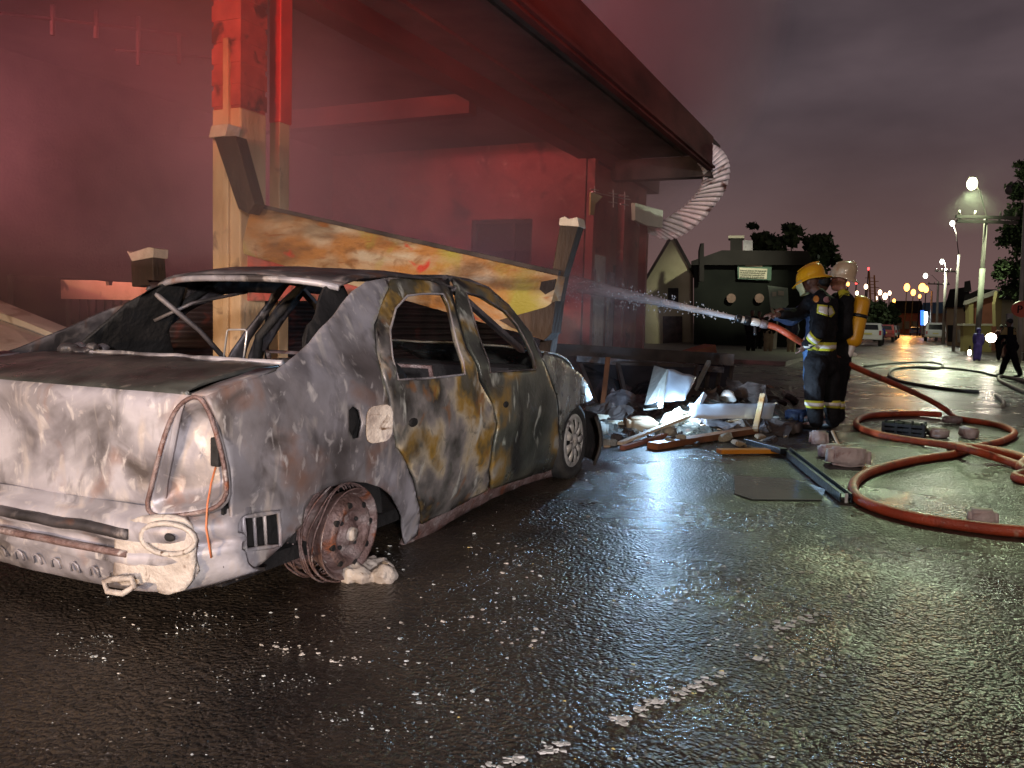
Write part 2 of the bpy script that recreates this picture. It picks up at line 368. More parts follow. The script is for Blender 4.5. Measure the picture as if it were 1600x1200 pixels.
# the far side, seen through the windows
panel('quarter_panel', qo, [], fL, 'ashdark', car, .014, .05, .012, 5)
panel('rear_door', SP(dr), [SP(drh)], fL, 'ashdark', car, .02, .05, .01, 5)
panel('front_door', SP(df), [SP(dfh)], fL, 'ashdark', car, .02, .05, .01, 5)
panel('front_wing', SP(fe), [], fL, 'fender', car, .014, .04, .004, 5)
# dark inner frame behind the door gaps
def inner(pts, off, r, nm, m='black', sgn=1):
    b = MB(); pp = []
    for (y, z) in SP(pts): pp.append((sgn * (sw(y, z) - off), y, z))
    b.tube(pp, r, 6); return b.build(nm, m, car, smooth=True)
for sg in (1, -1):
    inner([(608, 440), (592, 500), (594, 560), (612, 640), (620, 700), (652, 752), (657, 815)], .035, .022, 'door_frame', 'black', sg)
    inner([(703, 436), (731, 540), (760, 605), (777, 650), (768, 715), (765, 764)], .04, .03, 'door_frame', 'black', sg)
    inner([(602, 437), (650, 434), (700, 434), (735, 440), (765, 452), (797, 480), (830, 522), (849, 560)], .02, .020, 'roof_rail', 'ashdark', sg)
sp = SP([(650, 826), (700, 798), (762, 766), (820, 745), (871, 731), (873, 742), (822, 758), (768, 781), (706, 817), (668, 846), (640, 862), (634, 856)])
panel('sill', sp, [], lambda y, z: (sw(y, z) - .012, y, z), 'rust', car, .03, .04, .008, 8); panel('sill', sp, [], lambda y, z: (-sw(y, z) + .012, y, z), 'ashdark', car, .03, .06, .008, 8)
# window surrounds
def surround(pts, m, off=-.002, r=.006):
    b = MB(); b.tube([(sw(y, z) - off, y, z) for y, z in subdiv(SP(pts), .06)], r, 6, closed=True); return b.build('window_frame', m, None, smooth=True)
o = surround(drh, 'ash'); o.parent = rear_door
o = surround(dfh, 'ashdark'); o.parent = front_door
# handle hole and dents of the doors
def side3(u, v, off=0):
    y, z = side(u, v); return Vector((sw(y, z) + off, y, z))
for (u, v, s_, par) in ((645, 660, .028, rear_door), (790, 632, .024, front_door)):
    b = MB(); b.sph(side3(u, v, .002), s_, 12, 8, (.35, 1.5, .8)); b.build('handle_hole', 'black', par, smooth=True)
# fuel filler: hole in the panel, dark pipe behind it and the open flap
b = MB(); c0 = side3(555, 660, -.05); b.sph(c0, .085, 14, 8, (.35, 1, 1)); b.build('filler_pipe', 'black', car, smooth=True)
fl = MB(); c1 = side3(573, 660, .035); pr = []
for i in range(20):
    a = 2 * PI * i / 20; ca, sa = math.cos(a), math.sin(a); e = .55
    yy = .062 * abs(ca) ** e * (1 if ca > 0 else -1); zz = .083 * abs(sa) ** e * (1 if sa > 0 else -1)
    pr.append(c1 + Vector((.03 + yy * .62, yy * .75, zz + yy * .12)))
fl.prism(pr, .012, (.75, -.62, 0)); fl.build('fuel_flap', 'cream', car, bevel=.004)
# roof
Y0, Y1 = 1.10, 2.22
b = MB(); nx, ny = 16, 14
for i in range(ny + 1):
    for j in range(nx + 1):
        t = i / ny; s_ = j / nx * 2 - 1; hw = .575 + .01 * math.sin(t * PI)
        y = Y0 + (Y1 - Y0) * t - .10 * (1 - s_ * s_) * (1 - t) + .10 * (1 - s_ * s_) * t
        z = float(np.interp(t, [0, .12, .4, .75, 1], [1.300, 1.335, 1.365, 1.362, 1.335])) + .045 * (1 - s_ ** 4) * .9
        p = Vector((s_ * hw, y, z)); p.z += noise.noise(p * 4) * .014; b.v.append(p)
for i in range(ny):
    for j in range(nx):
        a = i * (nx + 1) + j; b.f.append((a, a + 1, a + nx + 2, a + nx + 1))
b.build('roof_panel', 'ashdark', car, smooth=True, solid=.012)
b = MB(); b.tube([(x, Y0 + .0 - .10 * (1 - (x / .57) ** 2), 1.285 + .036 * (1 - (x / .57) ** 4)) for x in np.linspace(-.57, .57, 13)], .016, 8); b.build('roof_edge', 'ash', car, smooth=True)
for sg in (1, -1):
    b = MB(); b.bar((sg * .56, Y1 - .02, 1.33), (sg * .70, 2.93, .95), .05, .03); b.build('windscreen_pillar', 'ashdark', car, bevel=.006)
# boot lid: deck and rear face
prof = [(.58, .950), (.45, .945), (.3, .930), (.15, .905), (.05, .883), (.012, .868), (-.002, .850), (-.004, .80), (.004, .72), (.012, .62), (.012, .54), (.02, .47), (.035, .43)]
b = MB(); nx = 36
for (yy, zz) in prof:
    hw = float(np.interp(zz, [.43, .55, .7, .85, .87, .93, .95], [.575, .60, .65, .705, .72, .69, .66]))
    for j in range(nx + 1):
        s_ = j / nx * 2 - 1; x = s_ * hw
        y = yy + .05 * abs(s_) ** 3 * (zz < .88)
        # number-plate recess and crease
        if .50 < zz < .74 and abs(x) < .30: y += .018
        p = Vector((x, y, zz)); d = noise.noise(p * 5) * .010 + noise.noise(p * 17) * .003
        p.y += d if zz < .87 else 0; p.z += d * .8 if zz >= .87 else 0
        b.v.append(p)
for i in range(len(prof) - 1):
    for j in range(nx):
        a = i * (nx + 1) + j; b.f.append((a, a + 1, a + nx + 2, a + nx + 1))
lid = b.build('boot_lid', 'ash', car, smooth=True, solid=.012)
lid.data.materials.append(M['deck'])
for p in lid.data.polygons:
    if p.center.z > .872: p.material_index = 1
b = MB(); b.tube([(x, .60 + .03 * noise.noise(Vector((x * 6, 0, 0))), .957 + .006 * noise.noise(Vector((x * 9, 1, 0)))) for x in np.linspace(-.66, .66, 30)], .013, 6); b.build('window_ledge', 'ash', car, smooth=True)
# shoulder strip between lid and quarter panel
for sg in (1, -1):
    vs = []; prs = [qo[i] for i in range(0, 5)]
    b = MB(); k = 0
    for (y, z) in prs:
        b.v += [Vector((sg * (sw(y, z) + .0), y, z)), Vector((sg * (sw(y, z) - .10), y + .01, z - .006))]
    for i in range(len(prs) - 1): b.f.append((2 * i, 2 * i + 1, 2 * i + 3, 2 * i + 2))
    b.build('boot_shoulder', 'ash', car, smooth=True, solid=.01)
# tail-lamp openings
def rearY(x, z):
    a = abs(x); return .012 + .05 * min(1, a / .72) ** 3 + .10 * max(0, (a - .62) / .3) ** 2 + .012 * max(0, z - .6)
def rear(u, v):
    Y = CY + .03
    for _ in range(10):
        p = on(1, u, v, Y); Y = CY + rearY(p.x - CX, p.z)
    return (p.x - CX, p.z)
tl = smoothp([rear(*p) for p in [(312, 616), (284, 634), (263, 684), (248, 745), (233, 805), (300, 803), (361, 788), (361, 736), (343, 665), (328, 628)]], 2)
cxm = sum(p[0] for p in tl) / len(tl); czm = sum(p[1] for p in tl) / len(tl)
def tail(sg):
    b = MB(); rings = [(1.06, -.012), (1.0, -.02), (.90, -.008), (.82, .045), (.55, .055), (.30, .05), (.12, .047), (.0, .046)]; k = len(tl)
    for s_, dy in rings:
        for (x, z) in tl:
            x2 = cxm + (x - cxm) * s_; z2 = czm + (z - czm) * s_
            dyy = dy + .012 * noise.noise(Vector((x2 * 9, z2 * 9, 0))) * (.35 < s_ < .85)
            b.v.append(Vector((sg * x2, rearY(x2, z2) + dyy, z2)))
    for i in range(len(rings) - 1):
        for j in range(k):
            b.f.append((i * k + j, i * k + (j + 1) % k, (i + 1) * k + (j + 1) % k, (i + 1) * k + j))
    return b.build('tail_lamp_opening', 'ash', car, smooth=True, solid=.006)
t1 = tail(1); tail(-1)
b = MB(); kk = tl[:]; b.tube([(x, rearY(x, z) - .022, z) for (x, z) in kk], .009, 6, closed=True); o = b.build('seal', 'rust', t1, smooth=True)
def r3(u, v, off=0):
    x, z = rear(u, v); return Vector((x, rearY(x, z) + off, z))
b = MB(); b.box(r3(327, 708, .035), (.035, .03, .105), .1); b.build('bulb_socket', 'black', t1, bevel=.006)
for v_ in (657, 669):
    b = MB(); b.sph(r3(328, v_, .045), .008, 8, 6); b.build('bolt_hole', 'black', t1)
b = MB(); b.tube([r3(*p) for p in [(327, 732, .03), (330, 750, .0), (334, 780, -.04), (336, 812, -.05), (341, 850, -.05), (340, 868, -.03)][:]] if False else [r3(327, 732, .03), r3(330, 755, .0), r3(334, 785, -.03), r3(337, 820, -.045), r3(342, 850, -.045), r3(340, 868, -.03)], .004, 6); b.build('loose_wire', 'wireo', t1, smooth=True)
# rear panel and bumper beam
b = MB(); nx = 60; prof = [(.02, .455), (.016, .43), (-.03, .415), (-.045, .385), (-.045, .345), (-.01, .325), (-.005, .30), (-.03, .285), (-.035, .255), (-.015, .235), (-.01, .20), (.005, .165), (.035, .13), (.10, .105)]
for (yy, zz) in prof:
    for j in range(nx + 1):
        s_ = j / nx * 2 - 1; x = s_ * .845; a = abs(x)
        z = zz + (.10 * max(0, (a - .35) / .5) ** 2) * (1 - (zz - .105) / .35)
        y = yy + .06 * (a / .845) ** 3 + .14 * max(0, (a - .62) / .225) ** 2
        y += noise.noise(Vector((x * 7, z * 12, 4))) * .012 + noise.noise(Vector((x * 22, z * 30, 4))) * .004
        # embossed slots along the bottom
        if .14 < zz < .24 and (x * 11) % 1 < .45 and a < .6: y += .012
        b.v.append(Vector((x, y, z)))
for i in range(len(prof) - 1):
    for j in range(nx):
        a = i * (nx + 1) + j; b.f.append((a, a + 1, a + nx + 2, a + nx + 1))
b.build('rear_panel', 'ash', car, smooth=True, solid=.012)
b = MB(); b.tube([(x, -.055 + .06 * (abs(x) / .8) ** 3 + .01 * noise.noise(Vector((x * 8, 0, 0))), .372 + .012 * noise.noise(Vector((x * 5, 2, 0)))) for x in np.linspace(-.8, .52, 30)], .022, 6); b.build('bumper_beam', 'ashdark', car, smooth=True)
b = MB(); b.tube([(x, -.045 + .06 * (abs(x) / .8) ** 3, .292 + .01 * noise.noise(Vector((x * 5, 7, 0)))) for x in np.linspace(-.8, .5, 30)], .014, 6); b.build('bumper_strip', 'rust', car, smooth=True)
for i in range(9):
    x = -.42 + i * .105
    b = MB(); b.tube([(x - .022, -.012, .175), (x - .02, -.02, .205), (x, -.022, .215), (x + .02, -.02, .205), (x + .022, -.012, .175)], .0045, 5); b.build('stamped_slot', 'ash', car, smooth=True)
# bracket plate under the lamp
br = smoothp([rear(*p) for p in [(208, 812), (250, 797), (300, 800), (322, 820), (326, 860), (318, 912), (270, 926), (262, 900), (215, 912), (196, 898), (200, 860), (196, 835)]], 1)
bp = panel('bumper_bracket', br, [], lambda x, z: (x, rearY(x, z) - .055 + .012 * noise.noise(Vector((x * 14, z * 14, 0))), z), 'cream', car, .02, .025, .006, 9)
b = MB(); cc = rear(285, 835); b.tube([(cc[0] + .10 * math.cos(t), rearY(cc[0] + .1 * math.cos(t), .4) - .07, cc[1] + .055 * math.sin(t)) for t in np.linspace(0, 2 * PI, 20)[:-1]], .010, 6, closed=True); b.build('pressed_ring', 'cream', bp, smooth=True)
b = MB(); b.sph((cc[0] + .0, rearY(cc[0], .4) - .064, cc[1] + .005), .026, 12, 8, (1.3, .3, .6)); b.build('bolt_hole', 'black', bp, smooth=True)
hk = [r3(196, 898, -.09), r3(205, 912, -.10), r3(228, 915, -.10), r3(243, 905, -.09), r3(238, 893, -.09), r3(215, 893, -.10)]
b = MB(); b.tube(hk, .011, 8, closed=True); b.build('tow_hook', 'cream', car, smooth=True)
# side vent
vy = SP(vent); b = MB()
b.tube([(sw(y, z) + .003, y, z) for y, z in subdiv(vy, .05)], .009, 6, closed=True)
for t in (.33, .62):
    a = Vector((vy[0][0] * (1 - t) + vy[1][0] * t, vy[0][1] * (1 - t) + vy[1][1] * t, 0)); c = Vector((vy[3][0] * (1 - t) + vy[2][0] * t, vy[3][1] * (1 - t) + vy[2][1] * t, 0))
    b.tube([(sw(a.x, a.y) - .004, a.x, a.y), (sw(c.x, c.y) - .004, c.x, c.y)], .007, 6)
b.build('side_vent', 'ash', car, smooth=True)
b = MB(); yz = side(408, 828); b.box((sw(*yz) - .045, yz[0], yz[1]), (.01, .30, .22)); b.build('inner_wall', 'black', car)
# inner trim of the rear pillars: black panels added to darken the rear window
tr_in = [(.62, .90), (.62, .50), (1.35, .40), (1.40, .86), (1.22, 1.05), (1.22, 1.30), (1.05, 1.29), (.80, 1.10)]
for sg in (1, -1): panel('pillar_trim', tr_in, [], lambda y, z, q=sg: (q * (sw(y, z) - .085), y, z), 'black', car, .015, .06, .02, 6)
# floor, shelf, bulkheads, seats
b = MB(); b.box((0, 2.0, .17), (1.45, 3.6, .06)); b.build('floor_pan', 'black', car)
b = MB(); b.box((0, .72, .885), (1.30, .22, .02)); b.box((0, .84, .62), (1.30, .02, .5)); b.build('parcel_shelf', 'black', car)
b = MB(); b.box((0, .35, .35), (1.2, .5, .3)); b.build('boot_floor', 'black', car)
def arch(y0, sg, nm='wheel_arch_liner', r=.31, zc=.24):
    b = MB(); n = 14
    for i in range(n + 1):
        t = PI * i / n
        for x in (sg * .52, sg * .80): b.v.append(Vector((x, y0 + r * math.cos(t), zc + r * .95 * math.sin(t))))
    for i in range(n): b.f.append((2 * i, 2 * i + 1, 2 * i + 3, 2 * i + 2))
    k = len(b.v); b.v += [Vector((sg * .52, y0 + r * math.cos(PI * i / n), zc + r * .95 * math.sin(PI * i / n))) for i in range(n + 1)]; b.f.append(tuple(range(k, k + n + 1)))
    b.build(nm, 'black', car, smooth=False, solid=.01, fixn=False)
for sg in (1, -1): arch(.83, sg); arch(3.58, sg)
def seat(x, y, hgt, wd):
    s0 = MB(); s0.tube([(x - wd / 2, y + .05, .35), (x - wd / 2, y - .12, hgt), (x + wd / 2, y - .12, hgt), (x + wd / 2, y + .05, .35)], .016, 8)
    for i in range(7):
        z = .42 + i * (hgt - .45) / 7; yy = y + .05 - .17 * (z - .35) / (hgt - .35)
        s0.tube([(x - wd / 2 + wd * j / 14, yy + .02 * math.sin(j * 2.1), z + .008 * math.sin(j * 3)) for j in range(15)], .004, 4)
    s0.box((x, y + .3, .36), (wd, .42, .03))
    return s0.build('seat_frame', 'rust', car, smooth=True)
seat(.36, 2.05, .88, .44); seat(-.36, 2.05, .92, .44); seat(.0, 1.05, .82, 1.1)
def dep_y(u, v, Y):
    p = on(1, u, v, Y); return p - Vector((CX, CY, 0))
b = MB(); b.tube([dep_y(347, 578, CY + .72), dep_y(355, 517, CY + .72), dep_y(358, 515, CY + .72), dep_y(383, 515, CY + .72), dep_y(386, 518, CY + .72), dep_y(378, 582, CY + .72)], .0045, 6); b.build('headrest_loop', 'bright', car, smooth=True)
b = MB(); b.tube([(-.55, 1.0, 1.27), (-.50, 1.3, 1.05), (-.42, 1.4, .9)], .014, 6); b.tube([(-.62, 1.1, 1.1), (-.5, 1.25, 1.2), (-.35, 1.5, 1.27)], .01, 6); b.build('bent_trim', 'ashdark', car, smooth=True)
b = MB()
for i in range(10):
    b.sph((-.52 + random.uniform(-.1, .12), .60 + random.uniform(-.05, .08), .955 + random.uniform(0, .03)), random.uniform(.02, .05), 8, 6, (1.2, 1, .7))
blob('melted_lump', b, 'ashdark', car, .012, 2, .01, .03)
b = MB(); b.box((0, 2.95, .78), (1.36, .35, .14)); b.build('dashboard', 'black', car, bevel=.03)
b = MB(); b.tube([(-.36 + .17 * math.cos(t), 2.62 + .05 * math.sin(t), .84 + .17 * math.sin(t)) for t in np.linspace(0, 2 * PI, 20)[:-1]], .01, 6, closed=True); b.build('steering_wheel', 'black', car, smooth=True)
# bonnet and nose
b = MB(); nx, ny = 14, 10
for i in range(ny + 1):
    for j in range(nx + 1):
        t = i / ny; s_ = j / nx * 2 - 1; hw = .74 - .08 * t * t
        b.v.append(Vector((s_ * hw, 2.95 + 1.12 * t, .955 - .07 * t - .16 * t ** 4 + .03 * (1 - s_ ** 4) + .008 * noise.noise(Vector((s_ * 3, t * 5, 0))))))
for i in range(ny):
    for j in range(nx):
        a = i * (nx + 1) + j; b.f.append((a, a + 1, a + nx + 2, a + nx + 1))
b.build('bonnet', 'fender', car, smooth=True, solid=.012)
b = MB(); b.box((0, 4.02, .45), (1.3, .25, .45)); b.build('nose', 'black', car, bevel=.06)
bmp = MB(); pth = []
for u, v, off in ((925, 630, .0), (934, 660, .02), (945, 690, .0), (940, 712, -.02), (922, 726, -.05)): pass
b = MB(); nx = 12
for i in range(6):
    for j in range(nx + 1):
        t = j / nx; a = t * 1.5
        x = .86 - .62 * (1 - math.cos(a)); y = 3.98 + .36 * math.sin(a)
        z = .42 - i * .075 + .03 * t; x += .05 * math.sin(i / 5 * PI)
        b.v.append(Vector((x, y, z)))
for i in range(5):
    for j in range(nx):
        a = i * (nx + 1) + j; b.f.append((a, a + 1, a + nx + 2, a + nx + 1))
b.build('front_bumper', 'black', car, smooth=True, solid=.02)
# wheels (axis = local x of the wheel empty)
RX = Matrix.Rotation(R(90), 3, 'Y')      # lathe z -> +x
def wheel_root(x, y, z, tilt=0): 
    e = bpy.data.objects.new('wheel', None); COL.objects.link(e); e.parent = car; e.location = (x, y, z); e.rotation_euler = (0, tilt, 0); e.empty_display_size = .1; return e
def steel(e, m='rust'):
    b = MB(); b.lathe([(.03, .0), (.05, .0), (.055, -.02), (.09, -.025), (.105, .0), (.12, .012), (.145, .0), (.165, -.03), (.172, -.05), (.178, -.02), (.196, -.004), (.202, .0), (.202, -.006), (.185, -.03), (.178, -.06), (.155, -.09), (.150, -.15), (.178, -.18), (.182, -.2), (.202, -.215), (.202, -.222)], 40, RX)
    b.build('rim', m, e, smooth=True)
    b = MB(); b.lathe([(0, .022), (.028, .020), (.032, .004), (.032, -.02)], 20, RX); b.build('hub_cap', 'cream' if m == 'rust' else 'hub', e, smooth=True)
    for i in range(8):
        t = 2 * PI * (i + .3) / 8; b = MB(); b.lathe([(0, .0142), (.014, .0142), (.014, .0)], 10, Matrix.Translation((0, 0, 0)).to_3x3() @ RX)
        for q in b.v: q += Vector((-.004, .134 * math.cos(t), .134 * math.sin(t)))
        b.build('vent_slot', 'black', e)
    for i in range(4):
        t = 2 * PI * (i + .5) / 4; b = MB(); b.sph((-.016, .075 * math.cos(t), .075 * math.sin(t)), .010, 8, 6); b.build('wheel_bolt', 'black', e)
w1 = wheel_root(.845, .835, .215, R(4)); steel(w1)
b = MB()
for i in range(9):
    rr = .208 + random.uniform(-.004, .02); xo = -.035 - i * .022
    b.tube([(xo + .012 * math.sin(t * 3 + i), (rr + .012 * noise.noise(Vector((math.cos(t) * 2, math.sin(t) * 2, i)))) * math.cos(t), (rr + .01 * noise.noise(Vector((math.cos(t) * 2, math.sin(t) * 2, i + 9)))) * math.sin(t)) for t in np.linspace(0, 2 * PI, 40)[:-1]], .0045, 5, closed=True)
b.build('tyre_wire', 'rust', w1, smooth=True)
b = MB(); b.lathe([(.14, -.06), (.14, -.12), (0, -.12)], 24, RX); b.build('brake_drum', 'black', w1, smooth=True)
w2 = wheel_root(.83, 3.575, .285)
b = MB(); b.lathe([(.19, -.0), (.205, .012), (.235, .020), (.265, .014), (.285, -.008), (.292, -.03), (.292, -.15), (.28, -.175), (.23, -.185), (.19, -.17)], 48, RX)
ty = b.build('tyre', 'tyre', w2, smooth=True)
for v_ in ty.data.vertices:                       # flat tyre: sags on the ground
    if v_.co.z < -.2: v_.co.z = -.2 + (v_.co.z + .2) * .9; v_.co.x += .012 if v_.co.x > -.08 else -.012
b = MB(); b.lathe([(0, .028), (.035, .026), (.05, .012), (.07, .008)], 32, RX)
for i in range(9):
    t = 2 * PI * i / 9; dt = .20; n0 = []
    for rr, x_, ww in ((.06, .016, .30), (.11, .020, .24), (.165, .012, .22)):
        n0 += [Vector((x_, rr * math.cos(t - ww), rr * math.sin(t - ww))), Vector((x_ + .006, rr * math.cos(t), rr * math.sin(t))), Vector((x_, rr * math.cos(t + ww), rr * math.sin(t + ww)))]
    b.add(n0, [(0, 1, 4, 3), (1, 2, 5, 4), (3, 4, 7, 6), (4, 5, 8, 7)])
b.lathe([(.158, .010), (.168, .016), (.188, .012), (.200, -.002), (.2, -.02)], 48, RX)
b.build('hubcap', 'hub', w2, smooth=True, solid=.004)
b = MB(); b.lathe([(.19, -.012), (.1, -.016), (0, -.016)], 32, RX); b.build('rim', 'black', w2, smooth=True)
for y_, z_ in ((.835, .215), (3.575, .285)):
    e = wheel_root(-.845, y_, z_); e.rotation_euler = (0, 0, PI)
    b = MB(); b.lathe([(.0, -.01), (.19, -.01), (.2, .0), (.28 if z_ > .25 else .205, -.02), (.28 if z_ > .25 else .205, -.16), (.19, -.18)], 28, RX); b.build('tyre', 'tyre', e, smooth=True)

# ------------------------------------------------------------------ burnt building on the left
M['redwall'] = mat('smoke_stained_red_plaster', [(.20, .05, .045), (.34, .10, .09), (.42, .15, .13)], 1.2, .8, 0, .5, 12, [((.10, .04, .04), 2.2, .55, .7), ((.46, .26, .22), 5, .62, .72)])
M['plaster'] = mat('scorched_cream_plaster', [(.40, .24, .12), (.60, .40, .22), (.68, .50, .32)], 3, .75, 0, .5, 18, [((.10, .05, .04), 3.3, .60, .70)], stretch=(1, 1, .4))
M['tilepil'] = mat('beacon_red_brick', [(.30, .06, .05), (.5, .13, .10)], 6, .55, 0, .4, 25, [((.08, .03, .03), 4, .55, .65)])  # brick whose colour also holds the red beacon light on the pillar top
M['soot'] = mat('sooty_timber', [(.02, .016, .015), (.06, .045, .04), (.10, .075, .065)], 3, .8, 0, .5, 20)
M['fasc'] = mat('sooty_fascia', [(.05, .018, .016), (.09, .032, .028), (.14, .05, .042)], 2, .7, 0, .4, 14, stretch=(1, .3, 1))
M['ceil'] = mat('smoked_ceiling', [(.04, .032, .03), (.08, .06, .055), (.12, .09, .08)], 1.3, .85, 0, .4, 10)
M['corr'] = mat('galvanised_sheet', [(.50, .48, .50), (.66, .64, .66), (.74, .72, .73)], 3, .42, .1, .2, 30, [((.12, .06, .05), 2.2, .58, .70)])
M['glassd'] = mat('dark_glass', [(.01, .012, .014), (.03, .03, .035)], 3, .08, 0, 0)
M['door_w'] = mat('grey_white_door', [(.30, .30, .34), (.45, .44, .48)], 4, .5, 0, .2, 20, [((.15, .1, .1), 6, .6, .7)])
bld = empty('burnt_building', (-5.8, 15.9, 0), 0, 'burnt-out red shop building with an open front under a long verandah, filled with smoke', 'building')
bo = Vector((-5.8, 15.9, 0))
def part(b, nm, m, par=None, **k):
    for q in b.v: q -= bo
    return b.build(nm, m, par or bld, **k)
ZB = 4.37
# red cross wall with window opening
def wallY(x0, x1, z0, z1, y, th, holes):
    b = MB(); xs = sorted({x0, x1, *[h[0] for h in holes], *[h[1] for h in holes]}); zs = sorted({z0, z1, *[h[2] for h in holes], *[h[3] for h in holes]})
    for i in range(len(xs) - 1):
        for j in range(len(zs) - 1):
            cx_ = (xs[i] + xs[i + 1]) / 2; cz_ = (zs[j] + zs[j + 1]) / 2
            if any(h[0] < cx_ < h[1] and h[2] < cz_ < h[3] for h in holes): continue
            b.box((cx_, y + th / 2, cz_), (xs[i + 1] - xs[i], th, zs[j + 1] - zs[j]))
    bm = bmesh.new(); 
    return b
wp0 = on(1, 737, 344, 15.9); wp1 = on(1, 830, 415, 15.9)
hole = (wp0.x, wp1.x, 1.0, wp0.z)
part(wallY(-14.5, -5.85, 0, 4.75, 15.9, .3, [hole]), 'wall', 'redwall')
wf = MB()
for x in (hole[0] + .04, (hole[0] + hole[1]) / 2 + .25, hole[1] - .04): wf.box((x, 16.0, 2.2), (.07, .08, 2.4))
for z in (hole[2] + .04, hole[3] - .04, 2.6): wf.box(((hole[0] + hole[1]) / 2, 16.0, z), (hole[1] - hole[0], .075, .07))
wn = part(wf, 'window', 'soot'); b = MB(); b.box(((hole[0] + hole[1]) / 2, 16.06, 2.2), (hole[1] - hole[0], .02, 2.3)); part(b, 'pane', 'glassd', wn)
# street wall beyond the corner, with door and corner posts
b = MB(); b.box((-5.95, 16.95, 2.3), (.3, 1.5, 4.6)); part(b, 'wall', 'redwall')
b = MB(); b.box((-5.95, 19.35, 2.3), (.3, 1.5, 4.6)); part(b, 'wall', 'redwall')
b = MB(); b.box((-5.95, 18.15, 3.5), (.3, .9, 2.2)); part(b, 'wall', 'redwall')
b = MB(); b.box((-5.74, 16.55, 1.35), (.06, .75, 2.3)); b.box((-5.72, 16.55, 1.0), (.05, .55, .7)); b.box((-5.72, 16.55, 1.9), (.05, .55, .6)); part(b, 'door', 'door_w')
b = MB(); b.box((-5.72, 17.35, 1.2), (.05, .35, 2.0)); part(b, 'shutter', 'door_w')
b = MB(); b.box((-5.95, 18.15, 1.2), (.1, .9, 2.4)); part(b, 'door', 'black')
for (u, zt, w_) in ((918, 4.3, .16), (966, 3.9, .16), (1001, 3.6, .18)):
    d = on(0, u, 500, -5.62); b = MB(); b.box((-5.62, d.y, zt / 2), (w_, w_, zt)); part(b, 'post', 'redwall', bevel=.01)
# bracketed rails with crossbars on top of the posts
b = MB()
p1 = on(0, 925, 300, -5.5); p2 = on(0, 985, 312, -5.5); b.tube([p1, p2], .012, 6)
for u in (927, 956, 974):
    for dv in (-8, 6): b.tube([on(0, u - 5, 303 + (u - 925) * .2 + dv, -5.5), on(0, u + 8, 305 + (u - 925) * .2 + dv, -5.5)], .012, 6)
    b.tube([on(0, u + 2, 290 + (u - 925) * .2, -5.5), on(0, u + 2, 318 + (u - 925) * .2, -5.5)], .012, 6)
part(b, 'wire_bracket', 'bright')
M['lamp_y'] = mat('yellow_sign_paint', [(.55, .50, .16), (.66, .60, .22)], 3, .5, 0, .1)
b = MB(); b.prism([on(0, u, v, -5.45) for u, v in ((921, 300), (940, 307), (928, 319), (926, 336), (920, 336))], .03, (1, 0, 0)); part(b, 'sign_bracket', 'lamp_y')
# masonry pillars of the open front
pl = MB(); pb = on(0, 380, 430, -5.95); PY = pb.y
b = MB(); b.box((-6.0, PY, 1.55), (.36, .36, 3.1)); p_ = part(b, 'pillar', 'plaster', bevel=.015)
b = MB(); b.box((-6.0, PY, 3.78), (.34, .34, 1.36)); 
for i in range(6): b.box((-6.0, PY, 3.2 + i * .2), (.365, .365, .15))
part(b, 'pillar_head', 'tilepil')
b = MB(); b.box((-5.98, PY - .19, 2.0), (.07, .05, 3.5)); part(b, 'conduit', 'plaster', bevel=.01)
pc = on(0, 436, 400, -5.95); b = MB(); b.box((-5.95, pc.y, 2.2), (.13, .16, 4.4)); part(b, 'post', 'plaster', bevel=.01)
M['redp'] = mat('beacon_red_tint', [(.55, .05, .04), (.7, .08, .06)], 5, .4, 0, .3, 20)  # red beacon light on the post top, put into the colour
b = MB(); b.box((-5.94, pc.y, 3.75), (.15, .18, 1.3)); part(b, 'post_head', 'redp', bevel=.01)
# beams, ceiling, fascia
b = MB(); b.box((-5.85, 7.5, ZB + .17), (.34, 26.6, .34)); part(b, 'beam', 'fasc')
for y in (4.3, 11.5):
    b = MB(); b.box((-9.6, y, ZB + .02), (7.0, .25, .3)); part(b, 'cross_beam', 'fasc')
b = MB(); b.box((-10.2, 6.0, 4.98), (8.6, 27, .1)); part(b, 'ceiling', 'ceil')
b = MB(); b.box((-4.75, 5.3, ZB + .30), (1.95, 24.6, .06))
b.box((-4.3, 5.3, ZB + .25), (.06, 24.4, .05)); b.box((-5.2, 5.3, ZB + .25), (.06, 24.4, .05))
part(b, 'verandah_ceiling', 'ceil')
fa = on(0, 1095, 258, -3.66); fb = on(0, 1108, 214, -3.66); ZF0 = fa.z; ZF1 = fb.z
YE = fb.y
b = MB(); b.box((-3.62, (YE - 8) / 2, (ZF0 + ZF1) / 2), (.10, YE + 8, ZF1 - ZF0)); b.box((-3.58, (YE - 8) / 2, ZF0 + .06), (.14, YE + 8, .05)); part(b, 'fascia', 'fasc', bevel=.01)
b = MB(); b.box((-4.7, YE + .4, ZB - .02), (2.1, .3, .42)); part(b, 'end_beam', 'soot')
b = MB(); b.box((-4.75, YE + .1, ZB + .45), (2.3, 1.5, .08)); part(b, 'verandah_roof', 'soot')
